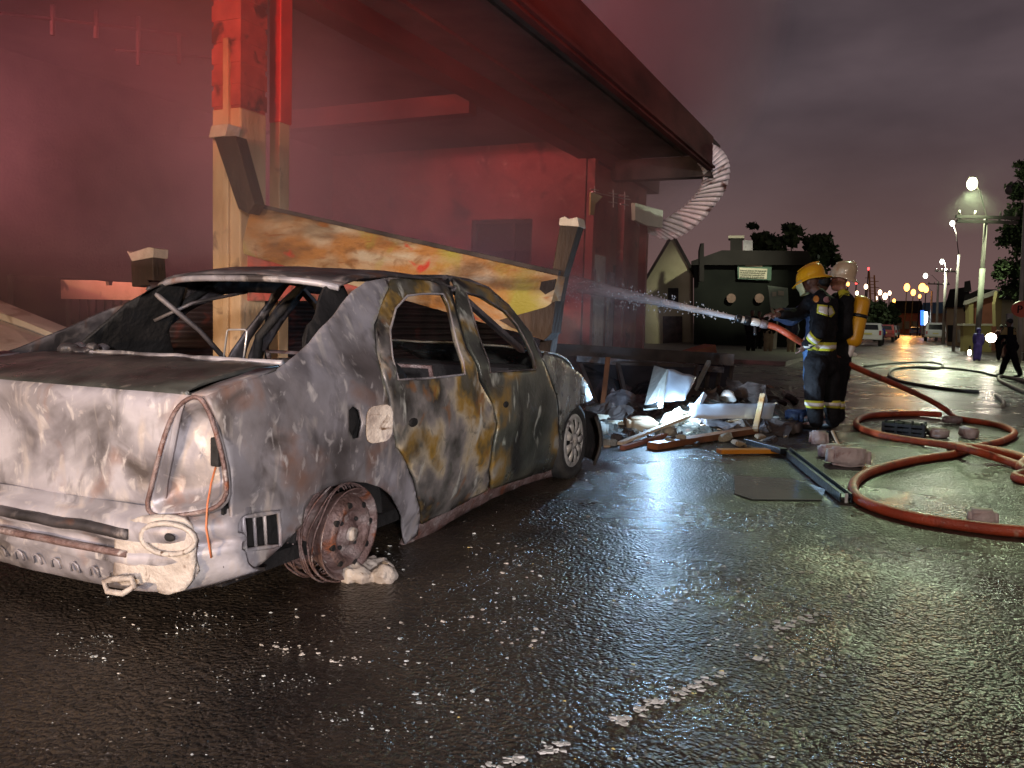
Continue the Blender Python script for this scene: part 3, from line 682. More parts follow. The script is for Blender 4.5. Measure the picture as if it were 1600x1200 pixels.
# corrugated sheet curling round the corner of the verandah and hanging down
cpx = [((1106, 222), (1096, 258)), ((1126, 235), (1102, 268)), ((1137, 258), (1103, 282)), ((1133, 290), (1096, 300)), ((1116, 318), (1080, 318)), ((1094, 344), (1060, 334)), ((1066, 366), (1032, 350)), ((1040, 374), (1008, 348)), ((1010, 363), (985, 342))]
Ds = [YE - .1, YE + .15, YE + .5, YE + .95, YE + 1.4, YE + 1.8, YE + 2.2, YE + 2.4, YE + 2.45]
rows = []
for (a, c), Y in zip(cpx, Ds):
    rows.append((on(1, a[0] + 3, a[1], Y), on(1, c[0] - 5, c[1] - 2, Y - .06)))
def lerp_rows(t):
    k = t * (len(rows) - 1); i = min(int(k), len(rows) - 2); f_ = k - i
    def cr_(j):
        g = lambda q: rows[max(0, min(len(rows) - 1, q))][j]
        p0, p1_, p2_, p3 = g(i - 1), g(i), g(i + 1), g(i + 2)
        return .5 * ((2 * p1_) + (p2_ - p0) * f_ + (2 * p0 - 5 * p1_ + 4 * p2_ - p3) * f_ ** 2 + (3 * p1_ - p0 - 3 * p2_ + p3) * f_ ** 3)
    return cr_(0), cr_(1)
b = MB(); n = 27 * 6; nw = 5
for i in range(n + 1):
    A, B = lerp_rows(i / n); A2, B2 = lerp_rows(min(1, i / n + .01)); A3, _ = lerp_rows(max(0, i / n - .01))
    tan = (A2 - A3).normalized(); nrm = tan.cross((B - A).normalized()).normalized()
    off = .045 * math.sin(2 * PI * i / 6)
    for j in range(nw + 1):
        s_ = j / nw; b.v.append(A.lerp(B, s_) + nrm * (off + .015 * math.sin(s_ * PI)))
for i in range(n):
    for j in range(nw):
        a = i * (nw + 1) + j; b.f.append((a, a + 1, a + nw + 2, a + nw + 1))
part(b, 'corrugated_canopy', 'corr', smooth=True, solid=.006)
# pale panel hanging by the corner
M['palegreen'] = mat('pale_green_board', [(.50, .60, .42), (.62, .70, .52)], 3, .35, .2, .1, 12)
b = MB(); b.prism([on(0, u, v, -5.0) for u, v in ((992, 317), (1036, 329), (1035, 356), (1010, 352), (993, 344))], .08, (-1, 0, 0)); part(b, 'hanging_panel', 'palegreen')
b = MB(); b.box((-9.5, 20.2, 2.3), (7.2, .3, 4.6)); part(b, 'wall', 'soot')
# back wall with barred window
b = wallY(0, 0, 0, 0, 0, 0, [])
b = MB(); b.box((-12.2, 6, 2.4), (.3, 26, 4.9)); part(b, 'back_wall', 'soot')
gr = MB(); X_ = -9.2
for u, v0, v1 in ((82, 8, 55), (150, 15, 60), (216, 22, 102), (280, 28, 100)):
    gr.tube([on(0, u, v0, X_), on(0, u, v1, X_)], .03, 6)
gr.tube([on(0, 0, 20, X_), on(0, 150, 38, X_), on(0, 345, 62, X_)], .02, 6); gr.tube([on(0, 180, 78, X_), on(0, 345, 92, X_)], .015, 6)
part(gr, 'ceiling_grid', 'fasc')
b = MB(); b.box((-9.3, 8.6, .75), (.1, 4.6, 1.5)); part(b, 'inner_wall', 'soot')

M['shut'] = mat('scorched_shutter', [(.015, .010, .010), (.035, .02, .02), (.06, .03, .03)], 2, .6, .3, .3, 14, [((.16, .04, .03), 2.2, .60, .72)])
b = MB(); n = 90
for i in range(n + 1):
    z = .02 + 1.42 * i / n; x = -6.42 + .02 * math.sin(i * 2 * PI / 6)
    for y in (5.7, 7, 9, 13, 15.8): b.v.append(Vector((x, y, z + (.06 * math.sin(y) if i == n else 0))))
for i in range(n):
    for j in range(4): a = i * 5 + j; b.f.append((a, a + 1, a + 6, a + 5))
part(b, 'roller_shutter', 'shut', smooth=True, solid=.01)
# ------------------------------------------------------------------ smoke
def smoke_mat(name, col, dens, sc, lo, hi, aniso=.2):
    m = bpy.data.materials.new(name); m.use_nodes = True; n = m.node_tree.nodes; n.clear(); l = m.node_tree.links.new
    o = n.new('ShaderNodeOutputMaterial'); v = n.new('ShaderNodeVolumePrincipled'); v.inputs['Color'].default_value = (*col, 1); v.inputs['Anisotropy'].default_value = aniso
    if sc:
        t = n.new('ShaderNodeTexCoord'); q = n.new('ShaderNodeTexNoise'); q.inputs['Scale'].default_value = sc; q.inputs['Detail'].default_value = 3; l(t.outputs['Object'], q.inputs['Vector'])
        r_ = n.new('ShaderNodeMapRange'); r_.inputs[1].default_value = lo; r_.inputs[2].default_value = hi; r_.inputs[3].default_value = 0; r_.inputs[4].default_value = dens; l(q.outputs['Fac'], r_.inputs[0])
        l(r_.outputs[0], v.inputs['Density'])
    else: v.inputs['Density'].default_value = dens
    l(v.outputs[0], o.inputs['Volume']); return m
M['smoke'] = smoke_mat('smoke_in_building', (.80, .66, .70), .20, .30, .34, .66)
b = MB(); b.box((-9.25, 11.4, 2.45), (5.5, 14.6, 4.9))
b2_ = MB(); b2_.box((-5.22, 10.9, 3.0), (2.55, 13.6, 2.9)); tag(b2_.build('smoke', 'smoke'), kind='stuff', label='thinner smoke hanging under the verandah', cat='smoke')
tag(b.build('smoke', 'smoke'), kind='stuff', label='pink lit smoke drifting through the burnt building', cat='smoke')
def puff(name, c, sc, col, dens, ns, rot=(0, 0, 0)):
    """soft-edged cloud of smoke: density falls to nothing at the ellipsoid's rim"""
    m = bpy.data.materials.new(name); m.use_nodes = True; n = m.node_tree.nodes; n.clear(); l = m.node_tree.links.new
    o = n.new('ShaderNodeOutputMaterial'); v = n.new('ShaderNodeVolumePrincipled'); v.inputs['Color'].default_value = (*col, 1)
    t = n.new('ShaderNodeTexCoord'); g = n.new('ShaderNodeTexGradient'); g.gradient_type = 'SPHERICAL'; l(t.outputs['Object'], g.inputs[0])
    q = n.new('ShaderNodeTexNoise'); q.inputs['Scale'].default_value = ns; q.inputs['Detail'].default_value = 3; l(t.outputs['Object'], q.inputs['Vector'])
    r_ = n.new('ShaderNodeMapRange'); r_.inputs[1].default_value = .32; r_.inputs[2].default_value = .65; r_.inputs[3].default_value = 0; r_.inputs[4].default_value = dens; l(q.outputs['Fac'], r_.inputs[0])
    k = n.new('ShaderNodeMath'); k.operation = 'MULTIPLY'; l(g.outputs['Fac'], k.inputs[0]); l(r_.outputs[0], k.inputs[1]); l(k.outputs[0], v.inputs['Density']); l(v.outputs[0], o.inputs['Volume'])
    b = MB(); b.sph((0, 0, 0), 1, 24, 16); ob = b.build(name, m, smooth=True); ob.location = c; ob.scale = sc; ob.rotation_euler = rot; return ob
puff('smoke_plume', dep(1055, 20, 19), (2.6, 3.5, 4.6), (.88, .74, .80), 2.4, 1.1, (0, R(8), 0))
tag(bpy.data.objects['smoke_plume'], kind='stuff', label='pale smoke rising above the verandah roof', cat='smoke')

# ------------------------------------------------------------------ fallen timber frame over the car bonnet
M['fbeam'] = mat('scorched_painted_beam', [(.34, .25, .14), (.50, .40, .26), (.60, .51, .37)], 1.6, .55, 0, .5, 26,
    [((.42, .19, .05), 1.6, .40, .60, (1, 1, 2.2)), ((.22, .10, .03), 5.0, .54, .72, (1, 1, 2)), ((.36, .31, .05), 1.3, .54, .64), ((.12, .06, .025), 1.1, .54, .74, (1, 1, 3)), ((.30, .12, .03), 11, .60, .72, (.35, 1, 1.6)), ((.50, .05, .02), 3.2, .66, .72)], stretch=(1, 1, 2))
M['fdark'] = mat('charred_brown_timber', [(.018, .010, .007), (.040, .024, .015), (.075, .045, .028)], 4, .7, 0, .6, 30, stretch=(1, 1, .3))
M['bone'] = mat('pale_broken_end', [(.55, .46, .36), (.72, .64, .52)], 12, .7, 0, .5, 40)
YB = 6.30
def wpoly(pts, Y): return [on(1, u, v, Y) for u, v in pts]
fb_ = tag(bpy.data.objects.new('fallen_beam', None), 'long scorched cream and orange box beam fallen aslant across the bonnet of the burnt car', 'beam'); COL.objects.link(fb_); fo = on(1, 600, 450, YB); fb_.location = fo
def fpart(b, nm, m, **k):
    for q in b.v: q -= fo
    return b.build(nm, m, fb_, **k)
b = MB(); P4 = wpoly([(396, 322), (872, 431), (852, 532), (378, 396)], YB); nx = 60; nz_ = 10
for k2 in (0, 1):
    for i in range(nx + 1):
        for j in range(nz_ + 1):
            t = i / nx; s_ = j / nz_; p = (P4[0].lerp(P4[1], t)).lerp(P4[3].lerp(P4[2], t), s_)
            p = p + Vector((0, .16 * k2 + (.012 * noise.noise(Vector((t * 14, s_ * 3, 0))) + .03 * math.sin(s_ * PI) * (-1)) * (1 - k2), .006 * noise.noise(Vector((t * 40, s_, 3)))))
            b.v.append(p)
def gridf(b, o0, nx, ny, flip=False):
    for i in range(nx):
        for j in range(ny):
            a = o0 + i * (ny + 1) + j; b.f.append((a, a + ny + 1, a + ny + 2, a + 1))
gridf(b, 0, nx, nz_); gridf(b, (nx + 1) * (nz_ + 1), nx, nz_)
o2 = (nx + 1) * (nz_ + 1)
for i in range(nx):
    a = i * (nz_ + 1); b.f.append((a, a + nz_ + 1, a + nz_ + 1 + o2, a + o2)); a += nz_; b.f.append((a, a + nz_ + 1, a + nz_ + 1 + o2, a + o2))
for j in range(nz_):
    b.f.append((j, j + 1, j + 1 + o2, j + o2)); a = nx * (nz_ + 1) + j; b.f.append((a, a + 1, a + 1 + o2, a + o2))
fpart(b, 'face_board', 'fbeam', smooth=False)
b = MB(); b.bar(P4[0] + Vector((-.02, -.02, .02)), P4[1] + Vector((.02, -.02, .02)), .05, .035); fpart(b, 'edge_trim', 'soot')
M['redboard'] = mat('red_scorched_board', [(.30, .05, .03), (.45, .10, .08), (.35, .12, .10)], 5, .6, 0, .3, 20, [((.10, .05, .03), 4, .5, .62), ((.5, .22, .05), 5, .62, .7)])
b = MB(); b.prism(wpoly([(380, 394), (540, 424), (640, 452), (640, 470), (380, 470)], YB + .05), .05, (0, 1, 0)); fpart(b, 'lower_board', 'redboard')
b = MB(); b.prism(wpoly([(846, 440), (868, 436), (865, 452), (852, 460), (843, 452)], YB - .03), .02, (0, 1, 0)); fpart(b, 'scorched_corner', 'fdark')
b = MB(); b.prism(wpoly([(852, 480), (868, 470), (862, 520), (850, 532), (800, 512), (780, 500)], YB - .04), .2, (0, 1, 0)); fpart(b, 'end_block', 'fdark')
def post(name, pts, Y, th, label, cat, capu=None, m='fdark', mc='bone'):
    e = bpy.data.objects.new(name, None); COL.objects.link(e); tag(e, label, cat); o0 = on(1, *pts[0], Y); e.location = o0
    b = MB(); b.prism(wpoly(pts, Y), th, (0, 1, 0)); [q.__isub__(o0) for q in b.v]
    bm_ = b.build('timber', m, e, bevel=.008)
    if capu:
        b = MB(); P = wpoly(capu, Y - .012); b.prism(P, th + .024, (0, 1, 0)); [q.__isub__(o0) for q in b.v]; b.build('broken_end', mc, e, bevel=.004)
    return e
post('timber_post', [(875, 350), (904, 352), (880, 432), (858, 556), (840, 552)], YB + .20, .14, 'dark upright timber with a white broken top at the right end of the fallen beam', 'post', [(874, 341), (882, 338), (889, 342), (902, 339), (905, 354), (873, 352)])
post('slanting_timber', [(334, 214), (368, 212), (397, 318), (388, 334), (372, 326)], YB - .25, .15, 'dark slanting timber with a pale broken end leaning on the pillar above the car roof', 'timber', [(330, 196), (356, 193), (352, 212), (326, 215)])
post('timber_stub', [(204, 400), (238, 400), (240, 445), (206, 448)], 6.0, .16, 'short timber stub with a pale top rising behind the rear window pillar', 'timber', [(198, 392), (204, 395), (232, 386), (240, 388), (239, 402), (206, 408)])
# boards and pale sheets left of the car
M['peach'] = mat('peach_board', [(.50, .30, .18), (.62, .42, .28)], 3, .7, 0, .3, 20, [((.12, .07, .05), 4, .62, .7)], stretch=(1, 1, .3))
M['woodw'] = mat('pale_timber', [(.52, .38, .24), (.66, .52, .36)], 5, .65, 0, .3, 30, stretch=(1, 1, .3))
Yb = 6.9
e = bpy.data.objects.new('low_counter', None); COL.objects.link(e); tag(e, 'low peach board counter with pale end post left of the burnt car', 'counter'); o0 = on(1, 40, 500, Yb); e.location = o0
def sub(b, o0): 
    for q in b.v: q -= o0
    return b
b = MB(); b.prism(wpoly([(50, 438), (75, 437), (75, 443), (85, 443), (86, 437), (150, 438), (165, 440), (166, 446), (175, 446), (176, 440), (260, 444), (260, 470), (52, 466)], Yb), .04, (0, 1, 0)); sub(b, o0).build('top_board', 'peach', e)
b = MB(); b.prism(wpoly([(31, 434), (56, 437), (57, 620), (33, 620)], Yb - .06), .16, (0, 1, 0)); sub(b, o0).build('end_post', 'woodw', e, bevel=.008)
b = MB(); b.prism(wpoly([(50, 464), (260, 470), (260, 640), (50, 640)], Yb + .06), .03, (0, 1, 0))
for i in range(16): 
    u = 58 + i * 13; b.tube([on(1, u, 466, Yb + .03), on(1, u, 620, Yb + .03)], .014, 6)
sub(b, o0).build('lower_panel', 'soot', e)
M['pale'] = mat('pale_wet_sheet', [(.50, .46, .42), (.66, .60, .54), (.72, .68, .62)], 2, .35, .2, .3, 12, [((.30, .22, .16), 3, .58, .7)], stretch=(1, 1, 2))
b = MB(); ridge = [(-120, 430), (-40, 455), (30, 482), (100, 512), (150, 530)]
for k2, (dv, dy) in enumerate(((0, .5), (16, .35), (22, .3), (34, .32), (44, .15), (90, -.2), (130, -.3))):
    for i, (u, v) in enumerate(ridge):
        b.v.append(on(1, u - dv * .2, v + dv * (1 - i * .12), 4.5 + dy) + noise.noise_vector(Vector((i, k2, 0))) * .02)
for k2 in range(6):
    for i in range(4): a = k2 * 5 + i; b.f.append((a, a + 1, a + 6, a + 5))
o0 = b.v[12].copy(); so = sub(b, o0).build('bent_sheet', 'pale', smooth=False, solid=.008); so.location = o0
tag(so, 'large pale bent metal sheet leaning at the left edge beside the car boot', 'sheet')

# ------------------------------------------------------------------ trees
M['leaf'] = mat('dark_foliage', [(.010, .018, .009), (.03, .042, .02), (.05, .065, .032)], 1.5, .7, 0, 0)
M['bark'] = mat('bark', [(.05, .04, .03), (.10, .08, .06)], 5, .8, 0, .4, 10)
def tree(name, base, H, lobes, n, leaf, label, cat='tree', group=None, trunk=.2, seed=1):
    rnd = random.Random(seed)
    e = empty(name, base, 0, label, cat, group)
    tb = MB(); top = Vector((0, 0, H * .55)); tb.tube([(0, 0, -.1), (.05 * trunk, 0, H * .25), top], [trunk, trunk * .75, trunk * .45], 8)
    for (c, r) in lobes:
        c = Vector(c); m_ = top.lerp(c, .5) + Vector((0, 0, -.1 * H)); tb.tube([top * .8, m_, c], [trunk * .4, trunk * .25, trunk * .08], 6)
    tb.build('trunk', 'bark', e, smooth=True)
    b = MB()
    for (c, r) in lobes:
        c = Vector(c); r = Vector(r)
        cl = [Vector((rnd.gauss(0, 1), rnd.gauss(0, 1), rnd.gauss(0, 1))).normalized() * rnd.random() ** .4 for _ in range(14)]
        for _ in range(n):
            k = rnd.choice(cl); d = k * .85 + Vector((rnd.gauss(0, .17), rnd.gauss(0, .17), rnd.gauss(0, .14)))
            p = c + Vector((d.x * r.x, d.y * r.y, d.z * r.z)); s_ = leaf * rnd.uniform(.5, 1.3)
            a = Vector((rnd.gauss(0, 1), rnd.gauss(0, 1), rnd.gauss(0, 1))).normalized() * s_; c2 = a.cross(Vector((rnd.gauss(0, 1), rnd.gauss(0, 1), rnd.gauss(0, 1)))).normalized() * s_ * .6
            b.add([p - a, p + c2, p + a, p - c2], [(0, 1, 2, 3)])
    b.build('crown', 'leaf', e, fixn=False)
    return e
def local(p, base): return tuple(Vector(p) - Vector(base))
def px_lobe(u, v, ru, rv, D, base):
    c = dep(u, v, D); return (tuple(c - Vector(base)), (ru * D / F, ru * D / F, rv * D / F))
D = 62; bs = dep(1240, 540, D); bs.z = 0
tree('broad_tree', bs, 7, [px_lobe(u, v, a, c, D, bs) for u, v, a, c in ((1195, 378, 26, 16), (1235, 370, 30, 20), (1275, 385, 28, 22), (1215, 400, 36, 22), (1262, 410, 36, 24), (1300, 398, 15, 16))], 420, .32, 'broad dark tree standing behind the house with the green sign', seed=3, trunk=.35)
D = 66; bs = dep(1180, 540, D); bs.z = 0
tree('small_tree', bs, 7, [px_lobe(u, v, a, c, D, bs) for u, v, a, c in ((1176, 354, 10, 5), (1181, 370, 6, 6))], 120, .22, 'thin sparse treetop poking up beside the chimney', seed=5, trunk=.12)
D = 34; bs = dep(1612, 545, D); bs.z = 0
tree('tall_tree', bs, 7, [px_lobe(u, v, a, c, D, bs) for u, v, a, c in ((1588, 365, 30, 32), (1582, 420, 26, 34), (1600, 440, 34, 40), (1606, 335, 30, 25), (1592, 300, 24, 14), (1608, 265, 26, 16))], 2200, .085, 'tall dark tree at the right edge behind the lamp pole', seed=8, trunk=.3)
D = 75
for i, (u, v, a, c, lb) in enumerate(((1372, 490, 16, 20, 'clipped green street tree behind the air cylinder'), (1394, 492, 11, 17, 'green street tree at the far end of the parked cars'), (1350, 487, 14, 20, 'green street tree just right of the cream helmet'))):
    D = 75 + i * 12; bs = dep(u, 540, D); bs.z = 0
    tree('street_tree', bs, 4, [px_lobe(u, v, a, c, D, bs), px_lobe(u + 3, v + 8, a, c * .7, D, bs)], 500, .26, lb, group='street trees by the parked cars', seed=20 + i, trunk=.16)

# ------------------------------------------------------------------ houses
M['hcream'] = mat('cream_render', [(.30, .28, .17), (.42, .40, .26), (.46, .44, .30)], .5, .8, 0, .2, 6)
M['hyell'] = mat('yellow_render', [(.34, .29, .10), (.48, .42, .18)], .5, .8, 0, .2, 6)
M['hbeige'] = mat('beige_render', [(.34, .24, .15), (.46, .34, .22)], .5, .8, 0, .2, 6)
M['hbrick'] = mat('red_brick_wall', [(.20, .07, .04), (.32, .12, .07)], 1.2, .8, 0, .3, 10)
M['hdark'] = mat('dark_green_wall', [(.005, .007, .006), (.012, .015, .012)], .8, .7, 0, .2, 6)
M['roofd'] = mat('dark_roof_sheet', [(.010, .009, .009), (.022, .02, .019)], .8, .6, 0, .2, 8)
M['plq'] = mat('dull_pink_plaque', [(.16, .10, .08), (.24, .16, .13)], 9, .7)
M['trim'] = mat('pale_trim', [(.40, .38, .30), (.52, .50, .40)], 2, .7, 0, .1)
def ho(name, u, v0, D, label, cat='house'):
    p = dep(u, v0, D); p.z = 0; e = empty(name, p, YAW, label, cat); e['_'] = D; return e
def hp(e, pts, th, nm, m, dd=0.0, par=None, back=True, bevel=0):
    """photo outline at the house's distance, extruded away from the street view by th metres"""
    D = e['_'] + dd; W = Matrix.Translation(e.location) @ Matrix.Rotation(e.rotation_euler.z, 4, 'Z'); Wi = W.inverted()
    P = [Wi @ dep(u, v, D) for u, v in pts]
    kx = max(0, (min(p_[0] for p_ in pts) - 800) / F) if th > .5 else 0; b = MB(); b.prism(P, th, (kx, 1, 0)); return b.build(nm, m, par or e, bevel=bevel)
e = ho('gable_house', 1050, 540, 44, 'cream gable-ended house beyond the corner of the burnt building')
g0 = [(1008, 545), (1008, 440), (1051, 366), (1083, 426), (1084, 545)]
hp(e, g0, 9, 'wall', 'hcream'); hp(e, [(1006, 437), (1006, 445), (1051, 370), (1085, 433), (1088, 429), (1051, 361)], 1.0, 'roof', 'roofd', -.3)
hp(e, [(1044, 450), (1060, 450), (1060, 472), (1044, 472)], .1, 'window', 'black', -.08); hp(e, [(1036, 494), (1066, 494), (1066, 545), (1036, 545)], .1, 'door', 'soot', -.08)
hp(e, [(1004, 545), (1004, 440), (1020, 440), (1020, 545)], 5, 'side_wall', 'hbrick', 2.0)
e = ho('dark_house', 1160, 545, 40, 'dark green shop house with a chimney and a painted signboard on its wall', 'house')
hp(e, [(1084, 545), (1084, 408), (1232, 404), (1232, 545)], 8, 'wall', 'hdark'); hp(e, [(1080, 414), (1080, 408), (1128, 391), (1262, 392), (1268, 404), (1268, 414)], 9, 'roof', 'roofd', -.6)
ch = hp(e, [(1141, 392), (1141, 372), (1160, 372), (1160, 392)], 1.0, 'chimney', 'roofd', .5); hp(e, [(1138, 372), (1138, 368), (1163, 368), (1163, 372)], 1.2, 'chimney_cap', 'trim', .4, par=ch)
hp(e, [(1161, 392), (1161, 375), (1176, 376), (1176, 392)], .8, 'water_tank', 'door_w', 1.0)
hp(e, [(1093, 392), (1096, 380), (1100, 380), (1100, 440), (1093, 440)], .3, 'flue', 'roofd', -.7)
hp(e, [(1232, 545), (1232, 404), (1268, 404), (1268, 545)], 6, 'wing', 'hdark', .2)
for u in (1142, 1186):
    D = 39.7; b = MB(); W = (Matrix.Translation(e.location) @ Matrix.Rotation(YAW, 4, 'Z')).inverted(); c = W @ dep(u, 466, D)
    b.lathe([(0, 0), (.22, 0), (.22, .06), (0, .06)], 20, Matrix.Rotation(R(90), 3, 'X')); b.v = [q + c for q in b.v]; b.build('wall_plaque', 'plq', e)
M['signg'] = mat('green_sign_paint', [(.03, .10, .06), (.05, .14, .09)], 4, .5, 0, .1)
M['signc'] = mat('cream_sign_paint', [(.50, .50, .36), (.62, .60, .46)], 4, .5, 0, .1)
M['signd'] = mat('faded_sign_lettering', [(.10, .12, .08), (.2, .2, .15)], 4, .5, 0, .1)
sg = hp(e, [(1152, 408), (1206, 410), (1205, 438), (1153, 436)], .08, 'signboard', 'signg', -.35)
hp(e, [(1155, 418), (1199, 420), (1198, 436), (1155, 434)], .03, 'lettering_panel', 'signc', -.40, par=sg)
hp(e, [(1164, 409), (1192, 410), (1191, 417), (1165, 416)], .03, 'heading', 'signc', -.40, par=sg)
rl = random.Random(4); D = 39.55; W = (Matrix.Translation(e.location) @ Matrix.Rotation(YAW, 4, 'Z')).inverted()
b = MB()
for row in range(4):
    v = 421.5 + row * 3.4; u = 1157
    while u < 1195:
        l_ = rl.uniform(1.2, 3.4); P = [W @ dep(*q, D) for q in ((u, v + (u - 1157) * .03), (u + l_, v + .1 + (u - 1157) * .03), (u + l_, v + 2 + (u - 1157) * .03), (u, v + 1.9 + (u - 1157) * .03))]
        b.prism(P, .015, (0, 1, 0)); u += l_ + rl.uniform(.5, 1.2)
b.build('faded_lettering', 'signd', sg)
# board on posts by the dark house
e = ho('notice_board', 1215, 545, 36, 'pale grey-green noticeboard standing behind the hose nozzle', 'sign')
M['gboard'] = mat('grey_green_board', [(.20, .28, .22), (.32, .40, .32)], 2, .5, 0, .2, 10)
nb = hp(e, [(1200, 446), (1231, 450), (1232, 476), (1222, 486), (1204, 480)], .08, 'board', 'gboard'); hp(e, [(1204, 480), (1208, 482), (1216, 502), (1213, 545), (1208, 545), (1210, 505)], .08, 'post', 'trim', .05)
hp(e, [(1207, 456), (1213, 456), (1213, 463), (1207, 463)], .02, 'notice', 'trim', -.03, par=nb); hp(e, [(1216, 454), (1225, 455), (1225, 462), (1216, 461)], .02, 'notice', 'trim', -.03, par=nb)
# end of the street
e = ho('long_warehouse', 1410, 530, 190, 'long low brick warehouse closing the far end of the street', 'building')
hp(e, [(1395, 523), (1395, 488), (1442, 488), (1442, 523)], 20, 'wall', 'hbrick'); hp(e, [(1393, 489), (1398, 470), (1440, 470), (1444, 489)], 22, 'roof', 'roofd', -1)
for u in (1403, 1414, 1426): hp(e, [(u, 502), (u + 7, 502), (u + 7, 514), (u, 514)], .5, 'window', 'signd', -1)
M['blueroof'] = mat('blue_sheet', [(.05, .14, .24), (.08, .22, .36)], .4, .5, 0, .1)
e = ho('blue_roof_shed', 1472, 530, 150, 'blue-roofed shed behind the white pickup', 'building')
hp(e, [(1442, 523), (1442, 488), (1500, 488), (1500, 523)], 12, 'wall', 'hbeige'); hp(e, [(1440, 490), (1442, 473), (1498, 471), (1500, 489)], 13, 'roof', 'blueroof', -1)
M['litblue'] = emis('backlit_blue_sign', (.05, .2, 1.0), 2.2); M['litw'] = emis('backlit_white_sign', (.75, .85, 1.0), 5)
e = ho('lit_sign', 1445, 530, 110, 'tall backlit blue and white sign on the right of the far street', 'sign')
s1 = hp(e, [(1440, 485), (1444, 485), (1444, 508), (1440, 508)], .3, 'blue_panel', 'litblue'); hp(e, [(1445, 487), (1449, 487), (1450, 494), (1449, 507), (1445, 508)], .3, 'white_panel', 'litw'); hp(e, [(1441, 508), (1443, 508), (1443, 522), (1441, 522)], .3, 'post', 'trim')
# right-hand houses
e = ho('beige_house', 1502, 545, 62, 'beige single-storey house behind the two slim poles on the right')
hp(e, [(1479, 545), (1479, 478), (1516, 474), (1516, 545)], 10, 'wall', 'hbeige'); hp(e, [(1476, 480), (1484, 452), (1512, 448), (1520, 476), (1518, 480)], 11, 'roof', 'roofd', -.5)
hp(e, [(1482, 508), (1491, 508), (1491, 534), (1482, 534)], .2, 'door', 'black', -.15); hp(e, [(1498, 515), (1502, 515), (1502, 535), (1498, 535)], .2, 'drainpipe', 'trim', -.2); hp(e, [(1503, 528), (1508, 528), (1508, 536), (1503, 536)], .2, 'meter_box', 'trim', -.2)
e = ho('brick_house', 1540, 548, 50, 'red brick gabled house with a pale sloping barge board and chimney on the right')
hp(e, [(1517, 548), (1517, 474), (1560, 458), (1560, 548)], 10, 'wall', 'hbrick'); hp(e, [(1505, 482), (1507, 462), (1530, 452), (1558, 452), (1561, 459), (1535, 470)], 10.5, 'roof', 'roofd', .3)
hp(e, [(1509, 476), (1511, 470), (1558, 453), (1560, 459)], .3, 'barge_board', 'trim', -.4); hp(e, [(1514, 548), (1514, 474), (1521, 472), (1521, 548)], .4, 'corner_strip', 'hyell', -.3)
hp(e, [(1506, 455), (1507, 440), (1516, 438), (1518, 455)], 1, 'chimney', 'roofd', 2)
e = ho('yellow_house', 1575, 552, 44, 'yellow and grey house wall between the brick house and the tall tree')
hp(e, [(1557, 552), (1557, 466), (1562, 452), (1572, 466), (1600, 470), (1600, 552)], 8, 'wall', 'hcream'); hp(e, [(1555, 475), (1559, 455), (1566, 455), (1564, 510), (1556, 510)], .3, 'gable_strip', 'hyell', -.2); hp(e, [(1560, 467), (1566, 450), (1600, 450), (1612, 470)], 9, 'roof', 'roofd', -.4)
hp(e, [(1574, 490), (1583, 490), (1583, 510), (1574, 510)], .2, 'window', 'door_w', -.15)
e = ho('garden_wall', 1522, 552, 46, 'low yellow garden wall in front of the brick house', 'wall')
hp(e, [(1505, 552), (1505, 508), (1549, 508), (1549, 552)], .3, 'wall', 'hyell'); hp(e, [(1503, 509), (1503, 506), (1551, 506), (1551, 509)], .5, 'coping', 'trim', -.1)
M['signr'] = mat('red_orange_sign', [(.62, .11, .06), (.72, .16, .09)], 2, .45, 0, .1)
e = ho('round_sign', 1592, 560, 25, 'round red-orange sign with a dark letter P at the right edge', 'sign')
pp = [(1598 + 16.5 * math.cos(t), 483 + 13 * math.sin(t)) for t in np.linspace(0, 2 * PI, 25)[:-1]]
sr = hp(e, pp, .06, 'disc', 'signr'); hp(e, [(1594, 494), (1597, 494), (1598, 548), (1595, 548)], .06, 'post', 'trim', .08)
fc = bpy.data.curves.new('letter', 'FONT'); fc.body = 'P'; fc.size = .33; fc.extrude = .01; fo_ = bpy.data.objects.new('letter', fc); COL.objects.link(fo_)
bpy.context.view_layer.update(); me_ = bpy.data.meshes.new_from_object(fo_.evaluated_get(bpy.context.evaluated_depsgraph_get())); bpy.data.objects.remove(fo_)
lo = bpy.data.objects.new('letter', me_); COL.objects.link(lo); lo.parent = sr; me_.materials.append(M['black'])
W = (Matrix.Translation(e.location) @ Matrix.Rotation(YAW, 4, 'Z')).inverted(); lo.location = W @ dep(1588.5, 489, 24.93); lo.rotation_euler = (R(90), 0, 0)

